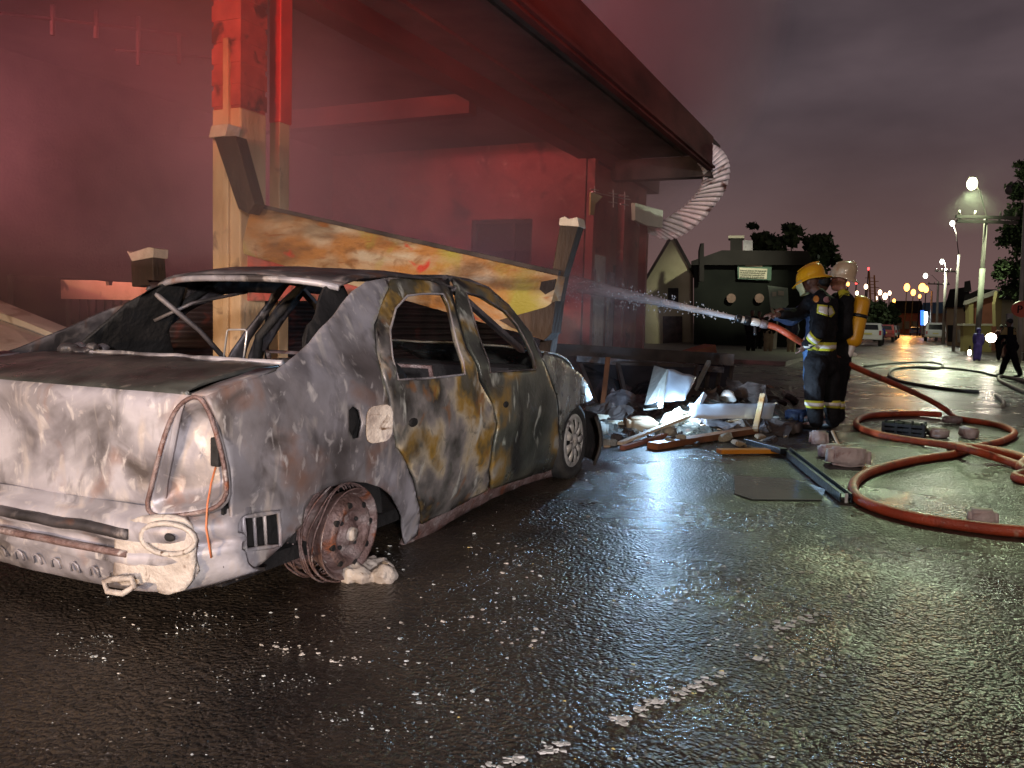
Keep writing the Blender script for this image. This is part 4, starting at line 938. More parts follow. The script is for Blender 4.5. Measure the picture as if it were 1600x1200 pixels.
# ------------------------------------------------------------------ poles and lamps down the street
M['pole'] = mat('weathered_pole', [(.30, .29, .24), (.42, .40, .34)], 2, .7, 0, .2, 10)
M['polem'] = mat('dull_painted_pole', [(.14, .14, .12), (.22, .21, .18)], 2, .7, 0, .2, 10)
M['poled'] = mat('dark_timber_pole', [(.07, .06, .055), (.13, .11, .10)], 2, .8, 0, .2, 10)
M['lampw'] = emis('street_lamp_glass', (.90, 1.0, .60), 60); M['lampw2'] = emis('far_lamp_glass', (1.0, .98, .80), 10); M['lampo'] = emis('sodium_lamp_glass', (1.0, .33, .06), 9)
M['lampr'] = emis('red_warning_lamp', (1.0, .05, .05), 6); M['lampc'] = emis('distant_white_lamp', (1.0, .66, .42), 7)
def pole(top, base, D, label, r=.11, cross=(), lampuv=None, lm='lampw2', rl_=.14, m='pole', low=None):
    p = dep(*base, D); p.z = 0; t = dep(*top, D); t.x, t.y = p.x + (t.x - p.x), p.y + (t.y - p.y)
    e = empty('utility_pole', p, YAW, label, 'pole', 'poles and lamps along the street'); Wi = (Matrix.Translation(p) @ Matrix.Rotation(YAW, 4, 'Z')).inverted()
    b = MB(); b.tube([Wi @ p, Wi @ p.lerp(t, .5), Wi @ t], [r, r * .85, r * .7], 10); b.build('pole', m, e, smooth=True)
    if low:
        b = MB(); b.tube([(0, 0, -.01), (0, 0, low)], [r * 1.08, r * 1.04], 10); b.build('painted_base', 'polem', e, smooth=True)
    for (v, wd) in cross:
        c = Wi @ dep(top[0] + (base[0] - top[0]) * (v - top[1]) / (base[1] - top[1]), v, D); b = MB(); b.box(c + Vector((0, -.1, 0)), (wd, .1, .12)); ca = b.build('crossarm', 'poled', e)
        for k in (-.45, -.2, .2, .45): b = MB(); b.tube([c + Vector((k * wd, -.1, .05)), c + Vector((k * wd, -.1, .24))], [.05, .03], 8); b.build('insulator', 'poled', ca, smooth=True)
    if lampuv:
        l_ = Wi @ dep(*lampuv, D); tt = Wi @ t; b = MB(); b.tube([tt, tt.lerp(l_, .5) + Vector((0, 0, .35)), l_ + Vector((0, 0, .12))], .022, 6); b.build('lamp_arm', 'poled', e, smooth=True)
        b = MB(); b.box(l_ + Vector((0, .0, rl_ * 1.15)), (rl_ * 1.2, rl_ * 1.2, .04)); lh = b.build('lamp_head', 'poled', e, bevel=.02); b = MB(); b.sph(l_, rl_, 14, 10, (.85, .85, 1.1)); b.build('lamp_glass', lm, lh, smooth=True)
    return e
pole((1541, 338), (1525, 560), 33, 'dark timber pole with crossarms and the brightest street lamp, behind the person in purple', .10, ((340, 2.5), (347, 2.4)), (1519, 287), 'lampw', .21, 'poled', 3.6)
pole((1498, 398), (1490, 541), 45, 'slim pale pole left of the beige house carrying the second lamp', .085, (), (1488, 349), 'lampw2', .14)
pole((1478, 420), (1474, 533), 66, 'thin pale pole right of the white pickup', .13, ((424, 1.8),), (1472, 409), 'lampw2', .18)
pole((1466, 440), (1463, 528), 85, 'thin pole with a grey box behind the white pickup', .14, ((444, 2.2),), (1446, 431), 'lampw2', .24)
pole((1456, 455), (1454, 524), 110, 'farthest thin pole left of the white pickup', .16, (), (1441, 449), 'lampo', .5)
pole((1603, 300), (1592, 560), 27, 'pale pole with a curved arm at the right edge by the round red sign', .075, (), (1576, 298), 'poled', .12)
def far_lamp(u, v, D, r, m, label, H=None):
    p = dep(u, v, D); base = Vector((p.x, p.y, 0)); e = empty('street_lamp', base, 0, label, 'street lamp', 'small far street lamps')
    b = MB(); b.tube([(0, 0, 0), (0, 0, p.z)], [.12, .07], 6); b.build('post', 'black', e)
    b = MB(); b.sph((0, 0, p.z), r * .60, 10, 8, (1, 1, 1.5)); b.build('lamp_glass', m, e, smooth=True)
fl_ = [(1417, 449, 160, .85, 'lampo', 'largest orange lamp above the warehouse roof, left one'), (1427, 457, 160, .7, 'lampo', 'orange lamp above the warehouse roof, right of the largest'), (1447, 452, 120, .55, 'lampo', 'orange-white lamp left of the thin far poles'),
  (1437, 463, 130, .35, 'lampo', 'faint orange lamp just left of the orange-white one'), (1375, 457, 110, .4, 'lampc', 'white lamp over the first street tree'), (1383, 463, 120, .55, 'lampc', 'bright white lamp over the street trees, in the middle of its cluster'),
  (1390, 458, 130, .4, 'lampc', 'white lamp right of the middle of the cluster'), (1397, 470, 130, .35, 'lampo', 'low orange lamp at the right of the white cluster'), (1353, 448, 100, .35, 'lampc', 'white lamp high left of the cluster, right of the cream helmet'),
  (1325, 444, 90, .25, 'lampo', 'small orange lamp at the brim of the cream helmet'), (1339, 458, 90, .28, 'lampc', 'small white lamp between helmet and air cylinder'), (1357, 420, 105, .22, 'lampr', 'red warning lamp on top of a tall mast, upper one'),
  (1338, 442, 100, .22, 'lampr', 'red warning lamp just right of the cream helmet'), (1485, 467, 110, .35, 'lampo', 'orange lamp behind the roofs of the right-hand houses'), (1369, 466, 115, .3, 'lampc', 'small white lamp at the left end of the cluster')]
for a in fl_: far_lamp(*a)
M['mast'] = mat('orange_mast', [(.35, .16, .05), (.45, .22, .08)], 1, .6)
for u0, v0, u1, v1, lb in ((1358, 424, 1364, 500, 'tall slanting orange-lit mast nearest the cream helmet'), (1366, 430, 1372, 500, 'tall orange-lit mast right behind the first one')):
    D = 105; p = dep(u1, v1, D); p.z = 0; t = dep(u0, v0, D); e = empty('tall_mast', p, 0, lb, 'mast', 'tall masts')
    b = MB(); b.tube([(0, 0, 0), t - p], [.2, .1], 6); b.build('mast', 'mast', e)
    for k in (.7, .8, .9): b = MB(); c = (t - p) * k; b.bar(c - Vector((.5, 0, 0)), c + Vector((.5, 0, 0)), .08); b.build('rung', 'mast', e)

# the light those lamps give, and an added spot on the cream house
tag(puff('lamp_glow_mist', dep(1519, 289, 32.9), (2.3, 2.3, 2.0), (.95, 1, .85), .014, .3), kind='stuff', label='misty air glowing round the brightest street lamp', cat='mist')
lamp('SPOT', 'street_lamp_light', dep(1519, 295, 32.8), 4200, (.84, 1.0, .62), .2, dep(1519, 295, 32.8) - Vector((-.5, 3, 9)), 112, .7)
lamp('POINT', 'street_lamp_light', dep(1488, 354, 45), 1000, (.95, 1.0, .78), .2)
lamp('POINT', 'street_lamp_light', dep(1472, 415, 66), 1500, (.95, 1.0, .78), .3)
lamp('SPOT', 'street_lamp_light', dep(1450, -35, 14.8), 3700, (.76, 1.0, .58), .3, (2.6, 7.0, 0), 42, 1.0)
lamp('SPOT', 'street_lamp_light', Vector((-1.0, 30, 8)), 5200, (1.0, .97, .70), .3, (-8.6, 43, 2.8), 26, .9)  # added spot for the cream house wall; no lamp stands here
lamp('POINT', 'sodium_lamp_light', dep(1420, 445, 150), 5000, (1, .45, .12), .5)

# ------------------------------------------------------------------ parked vehicles
M['vwhite'] = mat('white_car_paint', [(.55, .56, .55), (.66, .67, .66)], 1, .35, 0, 0, coat=.4)
M['vblue'] = mat('blue_grey_car_paint', [(.10, .16, .24), (.16, .22, .30)], 1, .35, 0, 0, coat=.4)
M['vred'] = mat('dark_red_car_paint', [(.16, .03, .03), (.22, .05, .04)], 1, .35, 0, 0, coat=.4)
M['vgreen'] = mat('green_grey_car_paint', [(.12, .16, .12), (.18, .22, .18)], 1, .35, 0, 0, coat=.4)
M['red_l'] = mat('red_lamp_plastic', [(.35, .02, .02), (.45, .03, .03)], 4, .3)
def vehicle(name, loc, label, paint, kind='car', group=None):
    e = empty(name, loc, 0, label, 'pickup' if kind == 'pickup' else 'car', group)
    Lc, Wd = (4.9, 1.75) if kind == 'pickup' else (4.0, 1.66)
    if kind == 'pickup':
        pf = [(0, .45), (0, 1.02), (.04, 1.06), (.10, 1.72), (.2, 1.80), (2.9, 1.80), (3.45, 1.15), (4.6, 1.0), (4.88, .8), (4.9, .42)]
        gl = (.08, 1.14, 1.62)
    else:
        pf = [(0, .4), (-.02, .75), (.06, .98), (.35, 1.38), (.6, 1.45), (1.9, 1.45), (2.7, .98), (3.7, .85), (3.98, .65), (4.0, .35)]
        gl = (.16, 1.02, 1.34)
    b = MB(); n = len(pf)
    for (y, z) in pf:
        k = .5 * (.86 if z > 1.2 else 1.0) * Wd
        b.v += [Vector((-k, y, z)), Vector((k, y, z))]
    for i in range(n - 1): b.f.append((2 * i, 2 * i + 1, 2 * i + 3, 2 * i + 2))
    b.f.append(tuple(2 * i for i in range(n))); b.f.append(tuple(2 * i + 1 for i in range(n))); b.f.append((0, 1, 2 * n - 1, 2 * n - 2))
    b.build('body', paint, e, bevel=.04)
    g = MB(); y = gl[0]; k = Wd * .36
    if kind == 'pickup': g.add([(-k, .035, gl[1]), (k, .035, gl[1]), (k * .95, .075, gl[2]), (-k * .95, .075, gl[2])], [(0, 1, 2, 3)])
    else: g.add([(-k, .09, 1.03), (k, .09, 1.03), (k * .9, .30, 1.34), (-k * .9, .30, 1.34)], [(0, 1, 2, 3)])
    g.build('rear_window', 'glassd', e, solid=.02)
    for s_ in (-1, 1):
        g = MB(); x = s_ * (Wd * .43 + .035); x1 = s_ * (Wd / 2 + .0)
        ya, yb = (.3, 3.0) if kind == 'pickup' else (.55, 2.2)
        g.add([(x1, ya, 1.03 if kind != 'pickup' else 1.12), (x1, yb + .3, 1.0 if kind != 'pickup' else 1.12), (x, yb - .1, 1.36 if kind != 'pickup' else 1.66), (x, ya + .1, 1.36 if kind != 'pickup' else 1.66)], [(0, 1, 2, 3)]); g.build('side_window', 'glassd', e, solid=.02)
        b = MB(); b.box((s_ * Wd * .43, -.01, .85), (.14, .05, .28)); b.build('tail_light', 'red_l', e)
        for yy in (.75, Lc - .85):
            b = MB(); b.lathe([(0, .02), (.18, .02), (.2, .0), (.31, .0), (.32, -.03), (.32, -.2)], 20, RX); b.v = [Vector((q.x * s_ + s_ * (Wd / 2 - .02), q.y + yy, q.z + .32)) for q in b.v]; b.build('wheel', 'tyre', e, smooth=True)
    b = MB(); b.box((0, -.06, .5), (Wd * .96, .14, .16)); b.build('bumper', 'trim' if kind == 'pickup' else paint, e, bevel=.02)
    b = MB(); b.box((0, -.025, .78), (.5, .03, .12)); b.build('number_plate', 'lamp_y', e)
    return e
def gD(u, D):       # ground point under pixel column u at distance D
    p = dep(u, 520, D); return Vector((p.x, p.y, 0))
c = gD(1462, 78); vehicle('pickup_truck', c, 'white pickup with a canopy parked on the right of the far street', 'vwhite', 'pickup')
G = 'cars parked on the left of the far street'
for u, D, mt, lb in ((1356, 52, 'vwhite', 'nearest white hatchback parked just right of the firefighters'), (1388, 84, 'vwhite', 'white car farther along, right of the person in blue'), (1381, 70, 'vred', 'dark red car parked between the two white cars'), (1394, 100, 'vgreen', 'greenish grey car near the far end of the parked row')):
    vehicle('parked_car', gD(u, D), lb, mt, group=G)
vehicle('parked_car', gD(1430, 140), 'small blue-grey car in front of the far warehouse', 'vblue')

# ------------------------------------------------------------------ people
from mathutils.bvhtree import BVHTree
M['skin'] = mat('dark_brown_skin', [(.10, .045, .03), (.16, .075, .05)], 8, .5, 0, .1, 60)
M['skinl'] = mat('brown_skin', [(.30, .13, .09), (.38, .17, .12)], 8, .5, 0, .1, 60)
M['coat'] = mat('black_turnout_cloth', [(.005, .0045, .005), (.011, .010, .011), (.020, .018, .019)], 4, .75, 0, .6, 30)
M['yel'] = mat('yellow_reflective_edge', [(.50, .46, .03), (.62, .56, .06)], 8, .4, 0, .1)
M['sil'] = mat('silver_reflective_tape', [(.66, .58, .50), (.82, .76, .68)], 14, .3, .1, .1)
M['helm'] = mat('yellow_helmet_shell', [(.72, .33, .01), (.80, .38, .01)], 3, .25, 0, .05, 20, [((.35, .17, .02), 5, .64, .74)], coat=.4)
M['helmc'] = mat('cream_helmet_shell', [(.58, .42, .26), (.68, .50, .32)], 3, .3, 0, .05, 20, coat=.3)
M['visor'] = mat('pale_yellow_visor', [(.50, .46, .22), (.58, .54, .30)], 4, .25, 0, .05, alpha=.85)
M['cyl'] = mat('yellow_air_cylinder', [(.74, .33, .01), (.80, .40, .02)], 5, .35, 0, .1, 30, [((.40, .20, .04), 7, .60, .72)])
M['navy'] = mat('navy_cloth', [(.006, .010, .028), (.014, .022, .05)], 5, .6, 0, .4, 30)
M['denim'] = mat('blue_denim', [(.03, .07, .16), (.06, .13, .26)], 8, .8, 0, .3, 40)
M['purple'] = mat('blue_purple_overalls', [(.03, .02, .14), (.06, .045, .24)], 5, .7, 0, .2)
M['royal'] = mat('royal_blue_coat', [(.01, .03, .22), (.02, .05, .34)], 5, .7, 0, .2)
M['blackc'] = mat('black_cloth', [(.004, .004, .005), (.012, .011, .012)], 5, .8, 0, .3)
M['tan'] = mat('tan_cloth', [(.28, .19, .06), (.36, .26, .10)], 5, .8, 0, .2)
M['maroon'] = mat('maroon_cloth', [(.05, .012, .014), (.09, .025, .025)], 5, .8, 0, .2)
M['pants'] = mat('khaki_cloth', [(.22, .17, .10), (.32, .26, .16)], 5, .8, 0, .2)
M['hair'] = mat('black_hair', [(.006, .005, .005), (.015, .012, .01)], 20, .6, 0, .4, 60)
M['boot'] = mat('black_rubber_boot', [(.008, .008, .008), (.02, .02, .02)], 8, .35, 0, .1)
def bvh(o):
    return BVHTree.FromPolygons([tuple(v.co) for v in o.data.vertices], [tuple(p.vertices) for p in o.data.polygons])
def band(t, c, ax, w_, m, par, nm, off=.006, R0=.34, th=.003, n=40):
    """tape sewn round a limb or the chest: rays towards the axis find the cloth"""
    c = Vector(c); ax = Vector(ax).normalized(); u1 = ax.cross(Vector((0, 1, .01))).normalized(); u2 = ax.cross(u1); b = MB(); last = None
    for i in range(n):
        a = 2 * PI * i / n; d = u1 * math.cos(a) + u2 * math.sin(a)
        for k in (-.5, 0, .5):
            o_ = c + ax * (k * w_) + d * R0; h = t.ray_cast(o_, -d, R0)
            p = h[0] if h[0] is not None else c + ax * (k * w_) + d * (last or .1)
            last = (p - c - ax * (k * w_)).length
            b.v.append(p + d * off)
    for i in range(n):
        for j in range(2):
            a = i * 3 + j; a2 = ((i + 1) % n) * 3 + j; b.f.append((a, a2, a2 + 1, a + 1))
    return b.build(nm, m, par, smooth=True, solid=th)
def hand(b, w_, dirv, palm, s_=1.0, curl=.9):
    """palm with four curled fingers and a thumb, merged into the body blob"""
    w_ = Vector(w_); d = Vector(dirv).normalized(); n_ = Vector(palm).normalized(); sd = d.cross(n_).normalized()
    b.cap(w_, .028 * s_, w_ + d * .075 * s_, .034 * s_)
    for k, ln in enumerate((.070, .078, .073, .058)):
        r0 = w_ + d * .085 * s_ + sd * (k - 1.5) * .021 * s_; p = r0; di = d.copy(); 
        for seg in range(3):
            q = p + di * ln * (.45, .32, .23)[seg] * s_; b.cap(p, .0105 * s_, q, .0095 * s_); p = q; di = (di * math.cos(curl * .8) + n_ * math.sin(curl * .8)).normalized()
    t0 = w_ + d * .03 * s_ - sd * .035 * s_; t1_ = t0 + (d * .6 - sd * .5 + n_ * .5).normalized() * .04 * s_; b.cap(t0, .014 * s_, t1_, .012 * s_); b.cap(t1_, .012 * s_, t1_ + (d * .5 + n_ * .8).normalized() * .03 * s_, .010 * s_)
def person(base, fwd, J, label, group=None, k=1.0, jacket='coat', trousers='coat', skin='skin', hair=True, shoes='boot', vox=.016, bulky=1.18, hood=None, name='person', hands=True):
    """J: joints in world space; everything is stored relative to the root on the ground"""
    base = Vector(base); fwd = Vector(fwd).normalized(); e = empty(name, base, 0, label, 'person', group)
    j = {a: Vector(p) - base for a, p in J.items()}; side_ = fwd.cross(Vector((0, 0, 1))).normalized()     # to the person's right
    hd = j['head']; hf = (Vector(J.get('look', fwd))).normalized(); hs = hf.cross(Vector((0, 0, 1))).normalized()
    B = MB()
    rot = Matrix((hs, hf, Vector((0, 0, 1)))).transposed()
    B.sph(hd + Vector((0, 0, .02 * k)), .095 * k, 16, 12, (.82, 1.0, 1.15), rot); B.sph(hd + hf * .03 * k - Vector((0, 0, .055 * k)), .062 * k, 12, 8, (.9, 1.1, 1), rot)
    B.cap(hd + hf * .09 * k + Vector((0, 0, .015 * k)), .009 * k, hd + hf * .112 * k - Vector((0, 0, .018 * k)), .015 * k)
    for s_ in (-1, 1): B.sph(hd + hs * s_ * .078 * k, .024 * k, 8, 6, (.5, .9, 1.3), rot)
    B.cap(hd + hf * .088 * k - Vector((0, 0, .048 * k)), .010 * k, hd + hf * .088 * k - Vector((0, 0, .05 * k)) + hs * .012, .009 * k)
    B.cap(j['neck'], .055 * k, hd - Vector((0, 0, .05 * k)), .05 * k)
    B.cap(j['pelvis'], .12 * k, j['chest'], .13 * k)
    for s_ in 'LR':
        B.cap(j['chest'].lerp(j['neck'], .6), .06 * k, j['sh' + s_], .055 * k)
        B.cap(j['sh' + s_], .05 * k, j['el' + s_], .04 * k); B.cap(j['el' + s_], .038 * k, j['wr' + s_], .027 * k)
        B.cap(j['hip' + s_], .08 * k, j['kn' + s_], .055 * k); B.cap(j['kn' + s_], .05 * k, j['an' + s_], .038 * k); B.cap(j['an' + s_] , .04 * k, j['an' + s_] + fwd * .13 * k - Vector((0, 0, .03)), .03 * k)
        if hands:
            dv = (j['wr' + s_] - j['el' + s_]).normalized(); hand(B, j['wr' + s_], dv, Vector((0, 0, -1)) if abs(dv.z) < .7 else fwd, k)
    body = blob('body', B, skin, e, min(vox, .011 if vox < .02 else vox), 2)
    for s_ in (-1, 1):
        b = MB(); b.sph(hd + hf * .083 * k + hs * s_ * .032 * k + Vector((0, 0, .022 * k)), .011 * k, 8, 6); b.build('eye', 'black', body, smooth=True)
    q = bulky; T = MB()
    ch = j['chest']; pv = j['pelvis']; rt = Matrix((side_, fwd, Vector((0, 0, 1)))).transposed()
    for i in range(9):
        t = i / 8; c = pv.lerp(ch + Vector((0, 0, .06 * k)), t) - Vector((0, 0, .06 * k * (1 - t))); T.sph(c, .17 * k, 14, 10, ((.98 - .10 * math.sin(t * PI)) * q, (.76 - .06 * math.sin(t * PI)) * q, .55), rt)
    T.cap(ch + Vector((0, 0, .08 * k)), .13 * k * q, j['neck'] - Vector((0, 0, .02)), .075 * k)
    for s_ in 'LR':
        T.cap(ch.lerp(j['neck'], .55), .09 * k, j['sh' + s_], .082 * k * q); T.cap(j['sh' + s_], .082 * k * q, j['el' + s_], .064 * k * q); T.cap(j['el' + s_], .063 * k * q, j['wr' + s_], .047 * k * q)
    jk = blob('jacket', T, jacket, e, vox, 3, .014 if vox < .02 else .02, .09)
    T = MB()
    T.cap(j['hipL'], .12 * k * q, j['hipR'], .12 * k * q)
    T.cap(pv, .13 * k * q, (j['hipL'] + j['hipR']) / 2, .13 * k * q)
    for s_ in 'LR':
        T.cap(j['hip' + s_], .115 * k * q, j['kn' + s_], .086 * k * q); T.cap(j['kn' + s_], .086 * k * q, j['an' + s_] + Vector((0, 0, .03)), .070 * k * q)
    tr = blob('trousers', T, trousers, e, vox, 3, .014 if vox < .02 else .02, .10)
    for s_ in 'LR':
        T = MB(); a = j['an' + s_]; T.cap(a + Vector((0, 0, .05 * k)), .052 * k, a, .052 * k); T.cap(a - Vector((0, 0, .03 * k)), .045 * k, a + fwd * .15 * k - Vector((0, 0, .045 * k)), .038 * k)
        blob('boot' if shoes == 'boot' else 'shoe', T, shoes, e, vox, 1)
    if hood:
        T = MB(); T.sph(hd + Vector((0, 0, .03)) - hf * .02, .125 * k, 12, 10, (1, 1, 1.15)); T.cap(hd - hf * .03, .1 * k, j['neck'], .1 * k); blob('hood', T, hood, e, vox, 2)
    elif hair:
        T = MB(); T.sph(hd + Vector((0, 0, .045 * k)) - hf * .018 * k, .094 * k, 14, 10, (.92, 1.02, 1.02), rot); blob('hair', T, 'hair', e, vox, 1, .004, .03)
    return e, jk, tr, rot, hd, body
def joints(u, vf, vt, D, fwd, stride=.12, arm=0.0, lean=0.0):
    """upright figure between photo rows vt (head top) and vf (feet) at distance D"""
    p = dep(u, vf, D); top = dep(u, vt, D); H = top.z - 0.0; p.z = 0; fwd = Vector(fwd).normalized(); s_ = fwd.cross(Vector((0, 0, 1))); k = H / 1.76; Z = Vector((0, 0, 1)); ln = fwd * lean
    J = {'head': p + Z * 1.62 * k + ln * 1.1, 'neck': p + Z * 1.47 * k + ln, 'chest': p + Z * 1.28 * k + ln * .8, 'pelvis': p + Z * .95 * k}
    for q, sg in (('L', -1), ('R', 1)):
        J['sh' + q] = p + Z * 1.42 * k + s_ * sg * .18 * k + ln; J['el' + q] = p + Z * 1.14 * k + s_ * sg * .24 * k + fwd * (.05 + arm * .5) * k + ln * .7; J['wr' + q] = p + Z * (.92 + arm * .3) * k + s_ * sg * .20 * k + fwd * (.12 + arm) * k + ln * .5
        st = stride * sg; J['hip' + q] = p + Z * .90 * k + s_ * sg * .09 * k; J['kn' + q] = p + Z * .50 * k + s_ * sg * .10 * k + fwd * (st * .6 + .03) * k; J['an' + q] = p + Z * .085 * k + s_ * sg * .10 * k + fwd * st * k
    return p, J, k
def helmet(e, rot, hd, m, tilt=0, vis=True):
    rt = rot @ Matrix.Rotation(tilt, 3, 'X'); b = MB(); pr = []
    n = 28
    rings = [(.0, .150), (.045, .146), (.085, .128), (.112, .095), (.124, .05), (.126, .02), (.128, -.01)]
    for r_, z in rings:
        for i in range(n):
            a = 2 * PI * i / n; y = math.sin(a); f_ = 1.22
            zz = z
            if z < 0: zz = z - .030 * max(0, -y) ** 1.5 + .01 * max(0, y)
            b.v.append(rt @ Vector((r_ * math.cos(a), r_ * f_ * y, zz)))
    for i in range(n):                                   # brim, long at the nape
        a = 2 * PI * i / n; y = math.sin(a); r_ = .150 + .035 * max(0, -y) ** 2 + .025 * max(0, y) ** 2
        b.v.append(rt @ Vector((r_ * math.cos(a), r_ * 1.22 * y, -.030 - .070 * max(0, -y) ** 1.5)))
    for j_ in range(len(rings)):
        for i in range(n): b.f.append((j_ * n + i, j_ * n + (i + 1) % n, (j_ + 1) * n + (i + 1) % n, (j_ + 1) * n + i))
    b.v = [q + hd + Vector((0, 0, .045)) for q in b.v]
    h = b.build('helmet', m, e, smooth=True, solid=.006)
    b = MB(); b.tube([hd + Vector((0, 0, .045)) + rt @ Vector((0, y, .155 - 1.0 * max(0, abs(y) - .02) ** 1.6)) for y in np.linspace(-.12, .12, 9)], .010, 6); b.build('ridge', m, h, smooth=True)
    if vis:
        b = MB()
        for z in (.0, -.05, -.11, -.16):
            for i in range(13):
                a = R(25 + 130 * i / 12); r_ = .145 - .02 * (z < -.1); b.v.append(hd + Vector((0, 0, .045)) + rt @ Vector((r_ * math.cos(a), r_ * 1.15 * math.sin(a), z)))
        for j_ in range(3):
            for i in range(12): b.f.append((j_ * 13 + i, j_ * 13 + i + 1, (j_ + 1) * 13 + i + 1, (j_ + 1) * 13 + i))
        b.build('visor', 'visor', h, smooth=True, solid=.003)
    return h
def decal(nm, px, tgt, base, m, par, off=.004, th=.003, st=3.0):
    t = bvh(tgt); o_ = CAM - Vector(base)
    def f(u, v):
        d = (_f + _r * ((u - 800) / F) + _u * ((600 - v) / F)).normalized(); h = t.ray_cast(o_, d, 60)
        if h[0] is None:
            h = t.find_nearest(o_ + d * (Vector(base) - CAM).length)
        return h[0] - d * off
    return panel(nm, px, [], f, m, par, th, st, 0, 1)

# firefighter in the yellow helmet, hose under the arm
D1 = 9.37; fw1 = Vector((-.985, .17, 0)).normalized()
b1 = gz(1285, 672)
J1 = {'head': dep(1266, 440, D1), 'neck': dep(1280, 458, D1), 'chest': dep(1287, 492, D1), 'pelvis': dep(1284, 556, D1),
      'shL': dep(1283, 470, D1 - .20), 'elL': dep(1281, 518, D1 - .30), 'wrL': dep(1261, 538, D1 - .20),
      'shR': dep(1272, 468, D1 + .20), 'elR': dep(1248, 492, D1 + .24), 'wrR': dep(1222, 492, D1 + .12),
      'hipL': dep(1276, 570, D1 - .09), 'knL': dep(1272, 618, D1 - .11), 'anL': dep(1275, 662, D1 - .10),
      'hipR': dep(1292, 570, D1 + .09), 'knR': dep(1297, 618, D1 + .09), 'anR': dep(1301, 660, D1 + .12), 'look': (-.92, .12, -.22)}
e1, jk1, tr1, rot1, hd1, _ = person(b1, fw1, J1, 'firefighter in a yellow helmet and dark coat with reflective bands gripping the hose', hair=False, bulky=1.22, name='firefighter')
e1['category'] = 'firefighter'
helmet(e1, rot1, hd1, 'helm', R(-14))
t_ = bvh(jk1); t2_ = bvh(tr1)
def twoband(t, c, ax, w_, par, R0):
    o_ = band(t, c, ax, w_, 'yel', par, 'yellow_band', .005, R0); band(t, c, ax, w_ * .45, 'sil', o_, 'silver_strip', .009, R0)
o1 = Vector(b1)
twoband(t_, dep(1284, 541, D1) - o1, (0.0, 0, 1), .095, jk1, .36)
twoband(t_, (J1['elL'].lerp(J1['wrL'], .5)) - o1, J1['wrL'] - J1['elL'], .085, jk1, .085)
twoband(t2_, J1['knL'].lerp(J1['anL'], .30) - o1, (0, 0, 1), .085, tr1, .105)
twoband(t2_, J1['knR'].lerp(J1['anR'], .30) - o1, (0, 0, 1), .085, tr1, .105)
M['badge'] = mat('orange_badge', [(.45, .14, .02), (.55, .20, .04)], 8, .5); M['badge2'] = mat('pink_badge', [(.42, .22, .22), (.30, .12, .14)], 30, .5)
dy = decal('yellow_patch', [(1277, 475), (1300, 478), (1305, 489), (1299, 496), (1276, 489)], jk1, b1, 'yel', jk1, .006)
decal('silver_patch', [(1280, 478), (1299, 480.5), (1303, 489), (1297, 493), (1279, 487)], jk1, b1, 'sil', dy, .012)
decal('badge', [(1275 + 5 * math.cos(a), 467 + 5.5 * math.sin(a)) for a in np.linspace(0, 2 * PI, 12)[:-1]], jk1, b1, 'badge', jk1, .006)
decal('badge', [(1292 + 5.5 * math.cos(a), 468 + 5 * math.sin(a)) for a in np.linspace(0, 2 * PI, 12)[:-1]], jk1, b1, 'badge2', jk1, .006)
# firefighter with the cream helmet and the air cylinder, one step behind
D2 = 9.75; b2 = gz(1306, 668); b2 = CAM + (b2 - CAM) * (D2 / 9.6); b2.z = 0; fw2 = Vector((-.95, .30, 0)).normalized()
J2 = {'head': dep(1312, 438, D2), 'neck': dep(1318, 457, D2), 'chest': dep(1318, 495, D2), 'pelvis': dep(1310, 558, D2),
      'shL': dep(1322, 470, D2 - .2), 'elL': dep(1322, 520, D2 - .20), 'wrL': dep(1300, 535, D2 - .08), 'shR': dep(1308, 468, D2 + .2), 'elR': dep(1290, 505, D2 + .25), 'wrR': dep(1270, 520, D2 + .2),
      'hipL': dep(1305, 572, D2 - .09), 'knL': dep(1306, 616, D2 - .1), 'anL': dep(1309, 654, D2 - .1), 'hipR': dep(1312, 572, D2 + .09), 'knR': dep(1308, 614, D2 + .1), 'anR': dep(1304, 652, D2 + .14), 'look': (-.95, .2, -.25)}
e2, jk2, tr2, rot2, hd2, _ = person(b2, fw2, J2, 'firefighter in a cream helmet wearing a yellow air cylinder, behind the yellow helmet', hair=False, bulky=1.15, name='firefighter', skin='skinl')
e2['category'] = 'firefighter'
h2 = helmet(e2, rot2, hd2 + Vector((.03, .02, .02)), 'helmc', R(14), False)
twoband(bvh(tr2), J2['knL'].lerp(J2['anL'], .42) - Vector(b2), (0, 0, 1), .085, tr2, .105)
decal('shoulder_patch', [(1309, 449), (1320, 447), (1327, 453), (1327, 462), (1318, 460), (1312, 466), (1309, 456)], jk2, b2, 'yel', jk2, .008)
ec = empty('air_cylinder', dep(1338, 505, D2 - .1), 0, 'yellow compressed-air cylinder strapped on the back of the cream-helmeted firefighter', 'air cylinder'); oc = ec.location.copy()
a_, c_ = dep(1346, 470, D2 - .1) - oc, dep(1331, 538, D2 - .1) - oc; dd = (c_ - a_).normalized()
def capsule(a, b, r, n=20):
    d = (b - a); L_ = d.length; q = d.to_track_quat('Z', 'Y').to_matrix(); pf = [(0, -r * .8)] + [(r * math.sin(t), -r * .8 * math.cos(t)) for t in np.linspace(.3, PI / 2, 5)] + [(r, L_)] + [(r * math.cos(t), L_ + r * .8 * math.sin(t)) for t in np.linspace(.3, PI / 2, 5)]
    m_ = MB(); m_.lathe(pf, n, q); m_.v = [p + a for p in m_.v]; return m_
capsule(a_ + dd * .02, a_.lerp(c_, .30), .10).build('upper_bottle', 'cyl', ec, smooth=True)
capsule(a_.lerp(c_, .42), c_ - dd * .05, .102).build('lower_bottle', 'cyl', ec, smooth=True)
